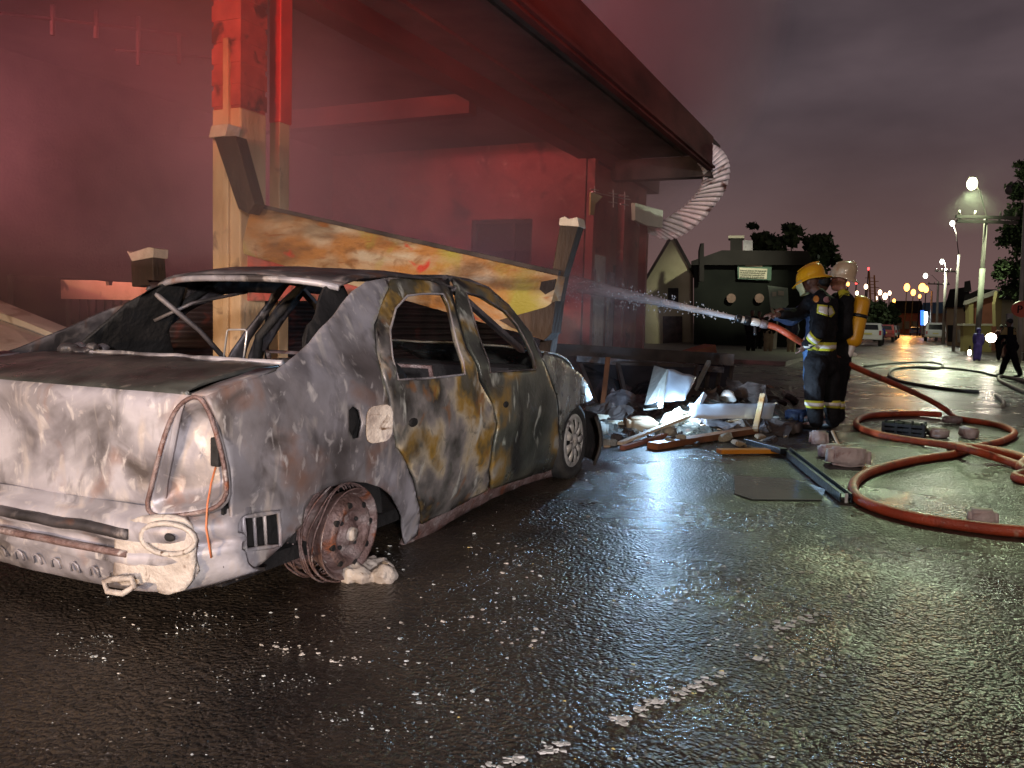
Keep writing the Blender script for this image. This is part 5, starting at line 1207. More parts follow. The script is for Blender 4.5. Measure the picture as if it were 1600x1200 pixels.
b = MB(); b.lathe([(.104, -.02), (.108, -.02), (.108, .02), (.104, .02)], 24, dd.to_track_quat('Z', 'Y').to_matrix()); b.v = [p + a_.lerp(c_, .36) for p in b.v]; b.build('strap', 'boot', ec, smooth=True)
b = MB(); b.cap(c_ + dd * .02, .05, c_ + dd * .12, .035); b.cap(c_ + dd * .1, .02, c_ + dd * .1 + Vector((.06, .02, -.02)), .018); b.build('valve', 'sil', ec, smooth=True)
# third person, mostly hidden: navy sleeve and blue jeans
D3 = 10.0; p3, J3, k3 = joints(1271, 650, 428, D3, (-.95, .3, 0), .05, .3)
J3['wrR'] = dep(1226, 487, D3 - .1); J3['elR'] = dep(1243, 492, D3)
J3['wrL'] = dep(1214, 495, D3 - .2); J3['elL'] = dep(1236, 500, D3 - .2)
person(p3, (-.95, .3, 0), J3, 'person in a navy jacket and blue jeans half hidden behind the yellow-helmeted firefighter', k=k3, jacket='navy', trousers='denim')
# people farther off
p, J, k = joints(1526, 566, 513, 31, (.3, .9, 0), .06); person(p, (.3, .9, 0), J, 'person in blue-purple hooded overalls standing on the far road', k=k, jacket='purple', trousers='purple', hood='purple', vox=.035, hands=False)
p, J, k = joints(1578, 597, 497, 21.5, (-.8, .6, 0), .33, .2, .12); person(p, (-.8, .6, 0), J, 'person in black with tan shoulders striding at the right edge', k=k, jacket='blackc', trousers='blackc', vox=.026, hands=False)
jk_ = [c for c in bpy.data.objects if c.name.startswith('jacket')][-1]
decal('tan_yoke', [(1564, 512), (1574, 511), (1574, 523), (1563, 523)], jk_, p, 'tan', jk_, .012, .006, 2.0); decal('tan_yoke', [(1584, 512), (1594, 513), (1596, 523), (1584, 523)], jk_, p, 'tan', jk_, .012, .006, 2.0)
p, J, k = joints(1560, 566, 507, 32, (-.6, .8, 0), .10); person(p, (-.6, .8, 0), J, 'person in a maroon top and white shoes beside the bright light', k=k, jacket='maroon', trousers='blackc', shoes='sil', vox=.03, hands=False)
p, J, k = joints(1568, 562, 506, 34, (-.6, .8, 0), .08); person(p, (-.6, .8, 0), J, 'person in dark clothes behind the maroon top', k=k, jacket='blackc', trousers='maroon', shoes='sil', vox=.03, hands=False)
p, J, k = joints(1377, 541, 509, 55, (.3, .9, 0), .08); person(p, (.3, .9, 0), J, 'person in a royal blue coat by the nearest white hatchback', k=k, jacket='royal', trousers='blackc', vox=.04, hands=False)
Gp = 'bystanders behind the hose nozzle'
for (u, vf, vt, D, jc, tc, lb) in ((1173, 545, 484, 33, 'blackc', 'blackc', 'bystander all in black left of the nozzle'), (1200, 546, 488, 33, 'blackc', 'pants', 'bystander with khaki trousers under the red hose'), (1184, 542, 486, 36, 'maroon', 'blackc', 'bystander in a maroon top behind the nozzle'), (1236, 546, 492, 33, 'navy', 'pants', 'bystander in navy with khaki trousers beside the hose grip')):
    p, J, k = joints(u, vf, vt, D, (.2, -.95, 0), .06); person(p, (.2, -.95, 0), J, lb, Gp, k=k, jacket=jc, trousers=tc, vox=.032, hands=False)

# handheld light by those people
M['torchw'] = emis('bright_hand_lamp', (1.0, .86, .72), 90)
hl = dep(1548, 529, 30); e = empty('hand_lamp', hl, 0, 'bright hand lamp shining beside the person in maroon', 'lamp'); b = MB(); b.lathe([(0, 0), (.10, 0), (.16, .10), (.17, .12)], 20, Matrix.Rotation(R(75), 3, 'X')); b.build('reflector', 'sil', e, smooth=True)
b = MB(); b.sph((0, -.09, .02), .15, 14, 10, (1, .5, 1)); b.build('lens', 'torchw', e, smooth=True); b = MB(); b.bar((0, .02, -.06), (0, .1, -.3), .04); b.build('handle', 'boot', e)
e = empty('hand_torch', dep(1515, 549, 36), 0, 'small torch shining low at the side of the purple overalls', 'torch'); b = MB(); b.tube([(0, 0, .25), (0, 0, 0)], [.03, .05], 8); b.build('grip', 'boot', e); b = MB(); b.sph((0, 0, -.05), .09, 10, 8, (.8, .8, 1.6)); b.build('lens', emis('torch_glow', (1, .65, .55), 18), e, smooth=True)

# ------------------------------------------------------------------ hoses, nozzle and jet
M['hose'] = mat('orange_red_hose', [(.26, .035, .012), (.42, .060, .018), (.52, .09, .028)], 3, .5, 0, .5, 90, [((.10, .035, .02), 5, .55, .72), ((.45, .25, .16), 11, .64, .76)], coat=.08)
M['hoseg'] = mat('grey_canvas_hose', [(.06, .06, .05), (.12, .12, .10)], 4, .6, 0, .3, 30); M['hosew'] = mat('pale_canvas_hose', [(.34, .34, .26), (.48, .47, .38)], 4, .5, 0, .3, 30)
def catmull(P, n=8):
    P = [Vector(p) for p in P]; o_ = []
    for i in range(len(P) - 1):
        a, b_, c, d = P[max(0, i - 1)], P[i], P[i + 1], P[min(len(P) - 1, i + 2)]
        for k_ in range(n):
            t = k_ / n; o_.append(.5 * ((2 * b_) + (c - a) * t + (2 * a - 5 * b_ + 4 * c - d) * t * t + (3 * b_ - a - 3 * c + d) * t ** 3))
    return o_ + [P[-1]]
def hose(pts, r, m, label, n=12):
    pts = catmull(pts, 10); o0 = pts[0].copy(); b = MB(); b.tube([p - o0 for p in pts], r, n); o_ = b.build('hose', m, smooth=True); o_.location = o0; return tag(o_, label, 'hose')
rh = .036
def g2(u, v, z=rh): return gz(u, v, z)
hA = [dep(1196, 507, 9.4), dep(1214, 512, 9.35), dep(1236, 525, 9.3), dep(1256, 537, 9.5), dep(1290, 551, 9.6), dep(1316, 564, 9.62), dep(1350, 580, 9.9), dep(1400, 601, 10.5), g2(1450, 624, .22), g2(1480, 642, .07), g2(1492, 652), g2(1510, 656), g2(1545, 661), g2(1572, 668), g2(1585, 678), g2(1563, 690), g2(1522, 699), g2(1487, 710), g2(1427, 719), g2(1365, 735), g2(1337, 752), g2(1336, 773), g2(1363, 790), g2(1427, 808), g2(1522, 823), g2(1600, 831), g2(1680, 838), g2(1680, 838) + Vector((1.6, .5, 0)), g2(1680, 838) + Vector((5, 1.2, 0))]
hose(hA, rh, 'hose', 'orange-red fire hose running from the nozzle past the firefighters and looping on the wet road')
hB = [g2(1690, 760, rh) + Vector((4.5, .8, 0)), g2(1690, 760, rh), g2(1610, 733, rh), g2(1560, 716, .05), g2(1520, 704, .11), g2(1490, 697, .09), g2(1433, 689), g2(1379, 680), g2(1345, 669), g2(1338, 659), g2(1352, 651), g2(1379, 648), g2(1433, 646), g2(1470, 648, .05)]
hose(hB, rh, 'hose', 'second orange-red hose lying in the flat coil around the black crate')
hose([g2(1480, 697, .04), g2(1540, 702, .04), g2(1600, 716, .04), g2(1690, 745, .04), g2(1690, 745, .04) + Vector((4, 1.6, 0))], .045, 'hose', 'short thick hose end crossing the loops towards the right edge')
b = MB(); c0 = g2(1488, 656, .05); b.cap(Vector((-.07, -.02, 0)), .05, Vector((.07, .02, 0)), .05); o_ = b.build('hose_coupling', 'rust', smooth=True); o_.location = c0; tag(o_, 'metal coupling where the rising hose meets the coil', 'coupling')
hose([gz(*p, .03) for p in ((1350, 572), (1400, 567), (1450, 566), (1473, 570), (1462, 576), (1430, 574), (1400, 576), (1389, 585), (1402, 594), (1440, 602), (1490, 609), (1530, 612))], .03, 'hoseg', 'grey hose snaking across the far wet road')
hose([gz(*p, .03) for p in ((1425, 573), (1480, 575), (1530, 581), (1562, 588), (1640, 597))], .03, 'hoseg', 'straight grey hose across the road behind the snaking one')
hose([gz(*p, .045) for p in ((1660, 640), (1600, 612), (1578, 602), (1562, 594), (1563, 588), (1580, 590), (1640, 605))], .04, 'hosew', 'pale hose bending at the feet of the person in black')
hose([gz(*p, .03) for p in ((1556, 618), (1568, 628), (1567, 634))], .03, 'hosew', 'short pale hose stub near the right edge')
# nozzle
tip = dep(1150, 497, 9.4); dr_ = (dep(880, 440, 12.9) - tip).normalized(); bk = dep(1196, 507, 9.4)
e = empty('nozzle', bk, 0, 'black and silver fire nozzle held out in front of the yellow-helmeted firefighter', 'nozzle'); ax = (tip - bk)
q = ax.to_track_quat('Z', 'Y').to_matrix(); Ln = ax.length
for (nm, m_, pf) in (('coupling', 'rust', [(.0, -.02), (.045, -.02), (.048, .05), (.04, .055), (.04, .07)]), ('valve_body', 'sil', [(.036, .07), (.045, .09), (.045, .15), (.034, .17)]), ('grip_ring', 'boot', [(.034, .17), (.052, .18), (.052, .24), (.040, .25)]), ('tip_ring', 'sil', [(.038, .25), (.040, .27), (.040, .28)]), ('tip', 'boot', [(.040, .28), (.046, .30), (.046, Ln - .01), (.03, Ln)])):
    b = MB(); b.lathe(pf, 20, q); b.build(nm, m_, e, smooth=True)
b = MB(); b.cap(q @ Vector((0, 0, .12)), .014, q @ Vector((.02, .0, .12)) + Vector((0, 0, -.13)), .02); b.build('pistol_grip', 'boot', e, smooth=True)
def jetmat():
    m = bpy.data.materials.new('water_jet'); m.use_nodes = True; n = m.node_tree.nodes; l = m.node_tree.links.new; b_ = n['Principled BSDF']
    b_.inputs['Base Color'].default_value = (.78, .80, .84, 1); b_.inputs['Roughness'].default_value = .35
    t = n.new('ShaderNodeTexCoord'); mp_ = n.new('ShaderNodeMapping'); mp_.inputs['Scale'].default_value = (30, 30, 2.5); l(t.outputs['Object'], mp_.inputs[0]); q_ = n.new('ShaderNodeTexNoise'); q_.inputs['Scale'].default_value = 1; l(mp_.outputs[0], q_.inputs['Vector'])
    s_ = n.new('ShaderNodeSeparateXYZ'); l(t.outputs['Object'], s_.inputs[0]); r_ = n.new('ShaderNodeMapRange'); r_.inputs[1].default_value = 0; r_.inputs[2].default_value = 5.2; r_.inputs[3].default_value = .85; r_.inputs[4].default_value = .04; r_.interpolation_type = 'SMOOTHSTEP'; l(s_.outputs['Z'], r_.inputs[0])
    a = n.new('ShaderNodeMapRange'); a.inputs[1].default_value = .3; a.inputs[2].default_value = .6; a.inputs[3].default_value = .55; a.inputs[4].default_value = 1.1; l(q_.outputs['Fac'], a.inputs[0])
    k_ = n.new('ShaderNodeMath'); k_.operation = 'MULTIPLY'; k_.use_clamp = True; l(r_.outputs[0], k_.inputs[0]); l(a.outputs[0], k_.inputs[1]); l(k_.outputs[0], b_.inputs['Alpha']); return m
M['jet'] = jetmat()
b = MB(); Lj = (dep(880, 438, 12.9) - tip).length
def jet_y(z): return 0.010 * z * z * .3
b.lathe([(.026 + .013 * z + .004 * z * z, z) for z in np.linspace(0, Lj, 30)], 20); o_ = b.build('water_jet', 'jet', smooth=True, fixn=False); o_.location = tip; o_.rotation_euler = dr_.to_track_quat('Z', 'Y').to_euler(); tag(o_, 'white jet of water shooting from the nozzle across to the red wall', 'water jet')
rnd = random.Random(9); b = MB(); qd = dr_.to_track_quat('Z', 'Y').to_matrix()
for _ in range(650):
    z = Lj * rnd.random() ** .7 * 1.05; rr = (.03 + .020 * z + .006 * z * z) * rnd.uniform(.5, 1.9); a = rnd.uniform(0, 2 * PI)
    b.sph(tip + qd @ Vector((rr * math.cos(a), rr * math.sin(a), z)) - Vector((0, 0, .004 * z * z * rnd.random())), rnd.uniform(.003, .0085), 5, 4, (1, 1, 1.6))
M['drop'] = mat('water_drop', [(.75, .78, .82), (.85, .87, .9)], 3, .1, 0, 0, alpha=.75)
tag(b.build('water_droplets', 'drop', fixn=False), kind='stuff', label='fine droplets flying off the white water jet', cat='water drops')
tag(puff('water_mist', dep(915, 500, 11.5), (1.3, 1.6, 1.0), (.9, .9, .95), .55, 1.5), kind='stuff', label='mist where the water jet meets the wreckage', cat='mist')

# ------------------------------------------------------------------ wreckage on the road
M['bluew'] = mat('white_enamel_panel', [(.50, .56, .64), (.66, .72, .80)], 2, .25, .1, .15, 14)
M['brick'] = mat('plastered_brick', [(.42, .32, .28), (.60, .50, .46)], 7, .8, 0, .6, 30, [((.25, .13, .11), 6, .6, .7)])
M['conc'] = mat('broken_concrete', [(.22, .21, .18), (.36, .34, .29)], 6, .8, 0, .6, 30)
M['orplank'] = mat('orange_painted_plank', [(.50, .17, .01), (.66, .26, .02)], 5, .45, 0, .2, 30, stretch=(1, .2, 1))
M['brplank'] = mat('red_brown_plank', [(.12, .045, .02), (.22, .09, .04)], 5, .5, 0, .3, 30)
M['chan'] = mat('dark_steel_channel', [(.010, .013, .017), (.03, .036, .045)], 6, .35, .6, .3, 40)
M['plate'] = mat('grey_green_pane', [(.16, .19, .165), (.22, .25, .215)], 2, .12, 0, .05, 10)
def solo(b, name, m, label, cat, group=None, **k):
    c = sum(b.v, Vector()) / len(b.v); c.z = min(q.z for q in b.v); b.v = [q - c for q in b.v]; o_ = b.build(name, m, **k); o_.location = c; return tag(o_, label, cat, group)
def sheet(pts, th, name, m, label, cat, crump=.0, **k):
    b = MB(); P = [Vector(p) for p in pts]; nrm = (P[1] - P[0]).cross(P[2] - P[0]).normalized(); b.prism(P, th, nrm); return solo(b, name, m, label, cat, **k)
def GD(u, v, D): return dep(u, v, D)
# window frames thrown down by the corner
def winframe(c4, nx, nz_, label, m='soot', pane=True):
    P = [Vector(p) for p in c4]; o0 = P[3].copy(); e = empty('window_frame', o0, 0, label, 'window frame', 'window frames in the wreckage'); P = [p - o0 for p in P]; f = lambda s_, t: P[0].lerp(P[1], s_).lerp(P[3].lerp(P[2], s_), t)
    b = MB()
    for i in range(nx + 1): b.bar(f(i / nx, 0), f(i / nx, 1), .045, .05, up=(.3, 1, .2))
    for i in range(nz_ + 1): b.bar(f(0, i / nz_), f(1, i / nz_), .045, .046, up=(.3, 1, .2))
    fr = b.build('frame', m, e)
    if pane: b = MB(); b.add([f(0, 0), f(1, 0), f(1, 1), f(0, 1)], [(0, 1, 2, 3)]); b.build('pane', 'glassd', e, solid=.005)
    return e
winframe([GD(905, 566, 11.0), GD(1090, 572, 10.6), GD(1075, 645, 10.2), GD(935, 640, 10.0)], 3, 1, 'large dark window frame with glass lying tilted behind the white panel')
winframe([GD(1090, 565, 11.6), GD(1144, 568, 11.8), GD(1136, 622, 11.6), GD(1085, 605, 11.4)], 3, 1, 'small dark window frame standing at the right end of the wreckage')
winframe([GD(880, 552, 12.2), GD(1000, 556, 12.2), GD(1010, 600, 12.0), GD(890, 600, 12.0)], 4, 2, 'charred window frame standing against the corner of the red wall')
def beamb(a, c, w_, h_, name, m, label, cat, group=None):
    b = MB(); b.bar(a, c, w_, h_); return solo(b, name, m, label, cat, group, bevel=.004)
Gb = 'charred timbers across the wreckage'
beamb(GD(855, 545, 11.4), GD(1145, 562, 11.4), .14, .16, 'charred_timber', 'soot', 'longest charred timber lying across the top of the wreckage', 'timber', Gb)
beamb(GD(900, 560, 10.8), GD(1130, 578, 11.2), .06, .08, 'charred_timber', 'ashdark', 'thin grey timber just below the longest charred timber', 'timber', Gb)
beamb(GD(1110, 545, 12.5), GD(1060, 560, 12.3), .3, .14, 'charred_timber', 'hbrick', 'red-brown charred block on the right end of the top timber', 'timber', Gb)
beamb(GD(950, 560, 10.4), GD(942, 632, 9.9), .06, .05, 'charred_timber', 'brplank', 'brown upright strut left of the dark window frame', 'timber', Gb)
beamb(GD(1108, 565, 10.8), GD(1085, 610, 10.4), .05, .05, 'charred_timber', 'conc', 'grey slanting strut beside the bright panel', 'timber', Gb)
# white panels lit by the torch
b = MB(); A = [GD(1022, 571, 9.6), GD(1042, 577, 9.3), GD(1034, 636, 8.9), GD(1005, 640, 8.9)]
sheet(A, .02, 'enamel_sheet', 'conc', 'grey narrow side of the standing white panel', 'panel', group='white enamel panels in the wreckage')
b = MB(); n = 10
for i in range(n + 1):
    for j in range(n + 1):
        s_, t = i / n, j / n; p = GD(1043, 577, 9.4).lerp(GD(1088, 589, 9.9), s_).lerp(GD(1022, 630, 8.9).lerp(GD(1070, 625, 9.2), s_), t); b.v.append(p + Vector((0, .06 * math.sin(s_ * PI), .02 * noise.noise(Vector((s_ * 3, t * 3, 0))))))
gridf(b, 0, n, n); solo(b, 'enamel_sheet', 'bluew', 'curved white enamel panel standing upright and brightly lit by the torch', 'panel', 'white enamel panels in the wreckage', smooth=True, solid=.01)
b = MB(); n = 14
for i in range(n + 1):
    for j in range(9):
        s_, t = i / n, j / 8; p = GD(1075, 634, 9.0).lerp(GD(1216, 632, 9.5), s_); q_ = GD(1080, 654, 8.6).lerp(GD(1206, 655, 9.1), s_); b.v.append(p.lerp(q_, t) + Vector((0, 0, .07 * math.sin(t * PI) + .01 * noise.noise(Vector((s_ * 6, t, 0))))))
gridf(b, 0, n, 8); solo(b, 'white_trough', 'bluew', 'long rounded white metal trough lying bright in the middle of the wreckage', 'panel', smooth=True, solid=.01)
sheet([gz(1005, 655, .06), gz(1052, 640, .10), gz(1062, 648, .12), gz(1030, 668, .02)], .015, 'enamel_sheet', 'bluew', 'small flat white sheet lying at the foot of the standing panel', 'panel', group='white enamel panels in the wreckage')
sheet([GD(1078, 640, 9.1), GD(1100, 612, 9.4), GD(1105, 618, 9.4), GD(1088, 646, 9.0)], .015, 'enamel_sheet', 'bluew', 'small bent white scrap between the standing panel and the trough', 'panel', group='white enamel panels in the wreckage')
# torch in the wreckage
tp = GD(1030, 633, 8.75); e = empty('torch', tp, 0, 'blue-white torch glaring in the wreckage in front of the white panel', 'torch'); b = MB(); b.tube([(-.16, -.02, -.03), (-.05, -.01, -.01), (-.03, 0, 0), (0, 0, 0)], [.022, .022, .035, .038], 12); b.build('handle', 'boot', e, smooth=True)
b = MB(); b.sph((.006, 0, 0), .034, 12, 8, (.4, 1, 1)); b.build('lens', emis('torch_lens', (.65, .85, 1.0), 260), e, smooth=True)
lamp('POINT', 'torch_light', tp + Vector((.06, -.14, .16)), 55, (.42, .68, 1.0), .04)
lamp('SPOT', 'torch_beam', tp + Vector((.03, -.04, .05)), 320, (.50, .74, 1.0), .03, GD(1120, 630, 9.2), 80, .8)
# bowl, planks, sticks
b = MB(); b.lathe([(0, 0), (.06, 0), (.11, .10), (.105, .10), (.055, .01)], 20); b.v = [Matrix.Rotation(R(155), 3, 'X') @ q for q in b.v]; b.v = [q + GD(1138, 612, 10.3) for q in b.v]; solo(b, 'bowl', 'pale', 'upturned pale bowl on top of the wreckage right of the trough', 'bowl', smooth=True)
Gp = 'loose planks on the wet road'
beamb(GD(1192, 617, 9.1), GD(1180, 672, 8.7), .055, .05, 'plank', 'fbeam', 'short orange-brown plank standing up at the right end of the trough', 'plank', Gp)
beamb(gz(1019, 697, .03), gz(1178, 672, .05), .12, .06, 'plank', 'brplank', 'red-brown plank lying below the white trough', 'plank', Gp)
beamb(gz(968, 693, .05), GD(1098, 642, 9.0), .05, .03, 'plank', 'woodw', 'thin pale lath slanting up from the road to the white panel', 'plank', Gp)
beamb(gz(972, 700, .02), gz(1040, 680, .04), .05, .04, 'plank', 'hbrick', 'dark red strip lying in front of the thin pale lath', 'plank', Gp)
beamb(gz(1123, 705, .03), gz(1225, 704, .03), .10, .04, 'plank', 'orplank', 'bright orange-yellow plank lying flat beside the steel channel', 'plank', Gp)
beamb(GD(1095, 665, 8.9), GD(1184, 652, 9.2), .03, .02, 'plank', 'woodw', 'thin pale stick leaning against the short upright plank', 'plank', Gp)
beamb(gz(1170, 690, .05), gz(1225, 705, .06), .07, .05, 'plank', 'chan', 'short dark strip joining the end of the steel channel', 'plank', Gp)
b = MB(); A, B_ = gz(1228, 704, .04), gz(1322, 778, .04); dv = (B_ - A); sd = dv.cross(Vector((0, 0, 1))).normalized(); 
for sg in (-1, 1): b.bar(A + sd * .035 * sg, B_ + sd * .035 * sg, .008, .06)
b.bar(A + Vector((0, 0, .0)), B_ + Vector((0, 0, .0)), .06, .008); solo(b, 'steel_channel', 'chan', 'long dark steel channel lying diagonally towards the hose loop', 'channel')
b = MB(); b.bar(B_ + dv.normalized() * .003, B_ + dv.normalized() * .010, .018, .062); solo(b, 'end_plate', 'bright', 'small bright end plate closing the near end of the steel channel', 'plate')
sheet([gz(1147, 743, .012), gz(1238, 748, .012), gz(1290, 764, .012), gz(1284, 780, .012), gz(1175, 779, .012), gz(1148, 770, .012)], .006, 'glass_pane', 'plate', 'pale grey-green pane lying flat on the wet road before the channel', 'pane')
def chunk(c, s_, seed, rot=0):
    rnd = random.Random(seed); bm = bmesh.new(); bmesh.ops.create_cube(bm, size=1); bmesh.ops.bevel(bm, geom=bm.edges[:], offset=.14, segments=2, affect='EDGES'); bmesh.ops.subdivide_edges(bm, edges=bm.edges[:], cuts=1)
    b = MB(); mt = Matrix.Rotation(rot, 3, 'Z') @ Matrix.Rotation(rnd.uniform(-.15, .15), 3, 'X'); bm.verts.index_update()
    vs = [mt @ Vector((v.co.x * s_[0], v.co.y * s_[1], v.co.z * s_[2])) for v in bm.verts]; vs = [v + noise.noise_vector(v * 9 + Vector((seed, 0, 0))) * .10 * min(s_) + noise.noise_vector(v * 30 + Vector((seed, 0, 0))) * .03 * min(s_) for v in vs]
    b.add([v + Vector(c) + Vector((0, 0, s_[2] / 2)) for v in vs], [tuple(v.index for v in f.verts) for f in bm.faces]); bm.free(); return b
Gk = 'plastered bricks by the steel channel'
solo(chunk(gz(1324, 727), (.34, .20, .15), 3, .25), 'plastered_brick', 'brick', 'largest pale plastered brick lying behind the steel channel', 'brick', Gk, smooth=True)
solo(chunk(gz(1300, 714), (.22, .18, .11), 4, .8), 'plastered_brick', 'brick', 'broken plastered brick under the short stick, left of the largest', 'brick', Gk, smooth=True)
solo(chunk(gz(1279, 694), (.18, .13, .13), 5, .1), 'plastered_brick', 'brick', 'small plastered brick nearest the firefighter boots', 'brick', Gk, smooth=True)
solo(chunk(gz(1533, 821), (.16, .10, .10), 6, .1), 'plastered_brick', 'brick', 'pink brick piece lying behind the near hose on the right', 'brick', Gk, smooth=True)
beamb(GD(1300, 673, 8.0), GD(1311, 697, 7.9), .022, .022, 'stick', 'woodw', 'short pale stick poking up from the plastered bricks', 'stick')
for i, (u, v, s_, m_, lb) in enumerate(((938, 664, (.30, .22, .12), 'trim', 'white slab beside the front wheel of the car'), (962, 672, (.24, .2, .1), 'trim', 'second white slab, right of the one by the wheel'), (1000, 676, (.32, .26, .16), 'hbeige', 'beige broken board behind the thin lath'), (1040, 684, (.2, .15, .12), 'conc', 'greenish block below the white panels'), (1245, 660, (.26, .22, .16), 'navy', 'dark blue bundle beside the firefighter legs'), (1228, 676, (.4, .3, .12), 'soot', 'black charred heap left of the firefighter boots'), (1200, 640, (.5, .3, .2), 'soot', 'charred block behind the upright short plank'), (1160, 628, (.5, .3, .14), 'soot', 'black flattened block behind the trough'), (925, 680, (.2, .3, .14), 'conc', 'grey chunk in front of the bumper'))):
    solo(chunk(gz(u, v), s_, 40 + i, .3 * i), 'rubble_block', m_, lb, 'rubble', 'larger rubble blocks', smooth=True)
# black crate with bottles inside the coil
e = empty('bottle_crate', gz(1412, 680), -.1, 'black slatted crate lying inside the flat hose coil', 'crate'); b = MB()
for z in (.02, .07, .12): b.box((0, -.13, z), (.42, .012, .03)); b.box((0, .13, z), (.42, .012, .03)); b.box((-.21, 0, z), (.012, .26, .03)); b.box((.21, 0, z), (.012, .26, .03))
for x in (-.2, -.07, .07, .2):
    for y in (-.13, .13): b.box((x, y, .075), (.025, .02, .15))
b.box((0, 0, .01), (.42, .26, .012)); b.build('frame', 'black', e)
for x in (-.14, -.05, .04, .13):
    b = MB(); b.box((x, 0, .085), (.07, .2, .11)); b.build('divider', 'blackc', e)
solo(chunk(gz(1465, 683), (.18, .2, .10), 61, .4), 'rubble_block', 'brick', 'pinkish block beside the black crate in the hose coil', 'rubble', 'larger rubble blocks', smooth=True)
solo(chunk(gz(1513, 684), (.16, .16, .12), 62, .9), 'rubble_block', 'brick', 'pinkish block at the crossing of the hoses', 'rubble', 'larger rubble blocks', smooth=True)
# small rubble, each piece its own
rnd = random.Random(11); Gs = 'small rubble pieces spread over the wreckage'
protos = []
ml = ['conc', 'soot', 'fdark', 'ashdark', 'hbeige', 'soot']
for k_ in range(12):
    o_ = solo(chunk((0, 0, 0), (1, rnd.uniform(.6, 1), rnd.uniform(.4, .8)), 100 + k_), 'rubble_piece', ml[k_ % 6], 'small broken rubble piece in the wreckage between the car and the firefighters', 'rubble', Gs, smooth=False); protos.append(o_)
for k_ in range(250):
    u = rnd.uniform(900, 1235); v = rnd.uniform(608, 672) if rnd.random() < .8 else rnd.uniform(672, 700)
    if v > 672 and rnd.random() < .5: u = rnd.uniform(970, 1200)
    o_ = protos[k_] if k_ < 12 else protos[rnd.randrange(12)].copy()
    if k_ >= 12: COL.objects.link(o_)
    s_ = rnd.uniform(.025, .14) if rnd.random() < .8 else rnd.uniform(.14, .22); o_.location = gz(u, v, rnd.uniform(0, .10) if v < 650 else 0); o_.scale = (s_, s_, s_ * .8); o_.rotation_euler = (rnd.uniform(0, .6), rnd.uniform(0, .6), rnd.uniform(0, 6))
Gc = 'crumpled sheets in the wreckage'; rnd = random.Random(77)
for i, (u, v, D, w_, h_, m_, lb) in enumerate(((945, 650, 9.2, .5, .3, 'soot', 'crumpled black sheet just right of the car wing'), (985, 632, 9.8, .6, .35, 'ashdark', 'crumpled grey sheet under the dark window frame'), (1062, 658, 8.9, .45, .22, 'trim', 'crumpled pale sheet in front of the standing white panel'), (1125, 662, 8.9, .5, .2, 'ashdark', 'crumpled grey sheet below the white trough'),
        (1165, 612, 10.6, .7, .3, 'soot', 'crumpled black sheet behind the upturned bowl'), (1010, 610, 10.4, .6, .3, 'chan', 'crumpled steel-blue sheet against the dark window frame'), (1200, 668, 8.9, .4, .25, 'soot', 'crumpled black sheet left of the firefighter boots'), (1095, 615, 10.2, .4, .3, 'fdark', 'crumpled brown sheet behind the bright trough'))):
    c = dep(u, v, D); b = MB(); n = 9; ax_ = Vector((rnd.uniform(.6, 1), rnd.uniform(-.5, .5), rnd.uniform(-.2, .3))).normalized(); ay_ = Vector((rnd.uniform(-.4, .4), rnd.uniform(.3, 1), rnd.uniform(.3, .9))).normalized()
    for a_i in range(n + 1):
        for b_i in range(n + 1):
            p = ax_ * w_ * (a_i / n - .5) + ay_ * h_ * (b_i / n - .5); b.v.append(c + p + noise.noise_vector(p * 5 + Vector((i * 7, 0, 0))) * .10 + noise.noise_vector(p * 14 + Vector((i * 7, 0, 0))) * .03)
    gridf(b, 0, n, n); solo(b, 'crumpled_sheet', m_, lb, 'sheet', Gc, solid=.004)
# heap mass under the wreckage
b = MB(); nx, ny = 50, 20
for i in range(nx + 1):
    for j in range(ny + 1):
        u = 870 + 370 * i / nx; v = 600 + 85 * j / ny; p = gz(u, v); edge = math.sin(PI * i / nx) ** .5 * math.sin(PI * j / ny) ** .7
        p.z = -.01 + edge * (.12 + .30 * (1 - j / ny) + .16 * noise.noise(p * 2.2) + .10 * noise.noise(p * 7) + .05 * noise.noise(p * 19)); b.v.append(p)
gridf(b, 0, nx, ny); o_ = b.build('rubble_heap', mat('rubble_dust', [(.015, .014, .012), (.045, .04, .032), (.11, .10, .08)], 9, .7, 0, .8, 40, [((.40, .36, .26), 18, .60, .66), ((.20, .08, .05), 11, .6, .68)])); tag(o_, kind='stuff', label='low heap of burnt rubble and dust on the road', cat='rubble')
b = MB()
for i in range(26): b.sph(gz(575 + rnd.uniform(-38, 40), 897 + rnd.uniform(-10, 12)) + Vector((0, 0, rnd.uniform(0, .03))), rnd.uniform(.015, .05), 8, 6)
o_ = blob('ash_clump', b, 'cream', None, .012, 1, .02, .04); tag(o_, 'pale crumbly ash clump on the road under the bare rear wheel', 'ash')
# glass, paint flakes and grit on the asphalt
def grit(name, m, pts, label, seed, flat=.35):
    rnd = random.Random(seed); b = MB()
    for (x, y, s_) in pts:
        n = rnd.choice((4, 5, 6)); a0 = rnd.uniform(0, 6); top = []; h = s_ * rnd.uniform(.15, flat); cx_ = Vector((x, y, .002))
        ring = [cx_ + Vector((s_ * math.cos(a0 + 2 * PI * i / n) * rnd.uniform(.6, 1.1), s_ * math.sin(a0 + 2 * PI * i / n) * rnd.uniform(.4, .9), 0)) for i in range(n)]
        tilt = Vector((rnd.uniform(-.3, .3), rnd.uniform(-.3, .3), 0)); top = [cx_ + (q - cx_) * .8 + Vector((0, 0, h + (q - cx_).dot(tilt))) for q in ring]
        b.add(ring + top, [tuple(range(n, 2 * n))] + [(i, (i + 1) % n, n + (i + 1) % n, n + i) for i in range(n)])
    o_ = b.build(name, m, fixn=True); return tag(o_, kind='stuff', label=label, cat='grit')
rnd = random.Random(21)
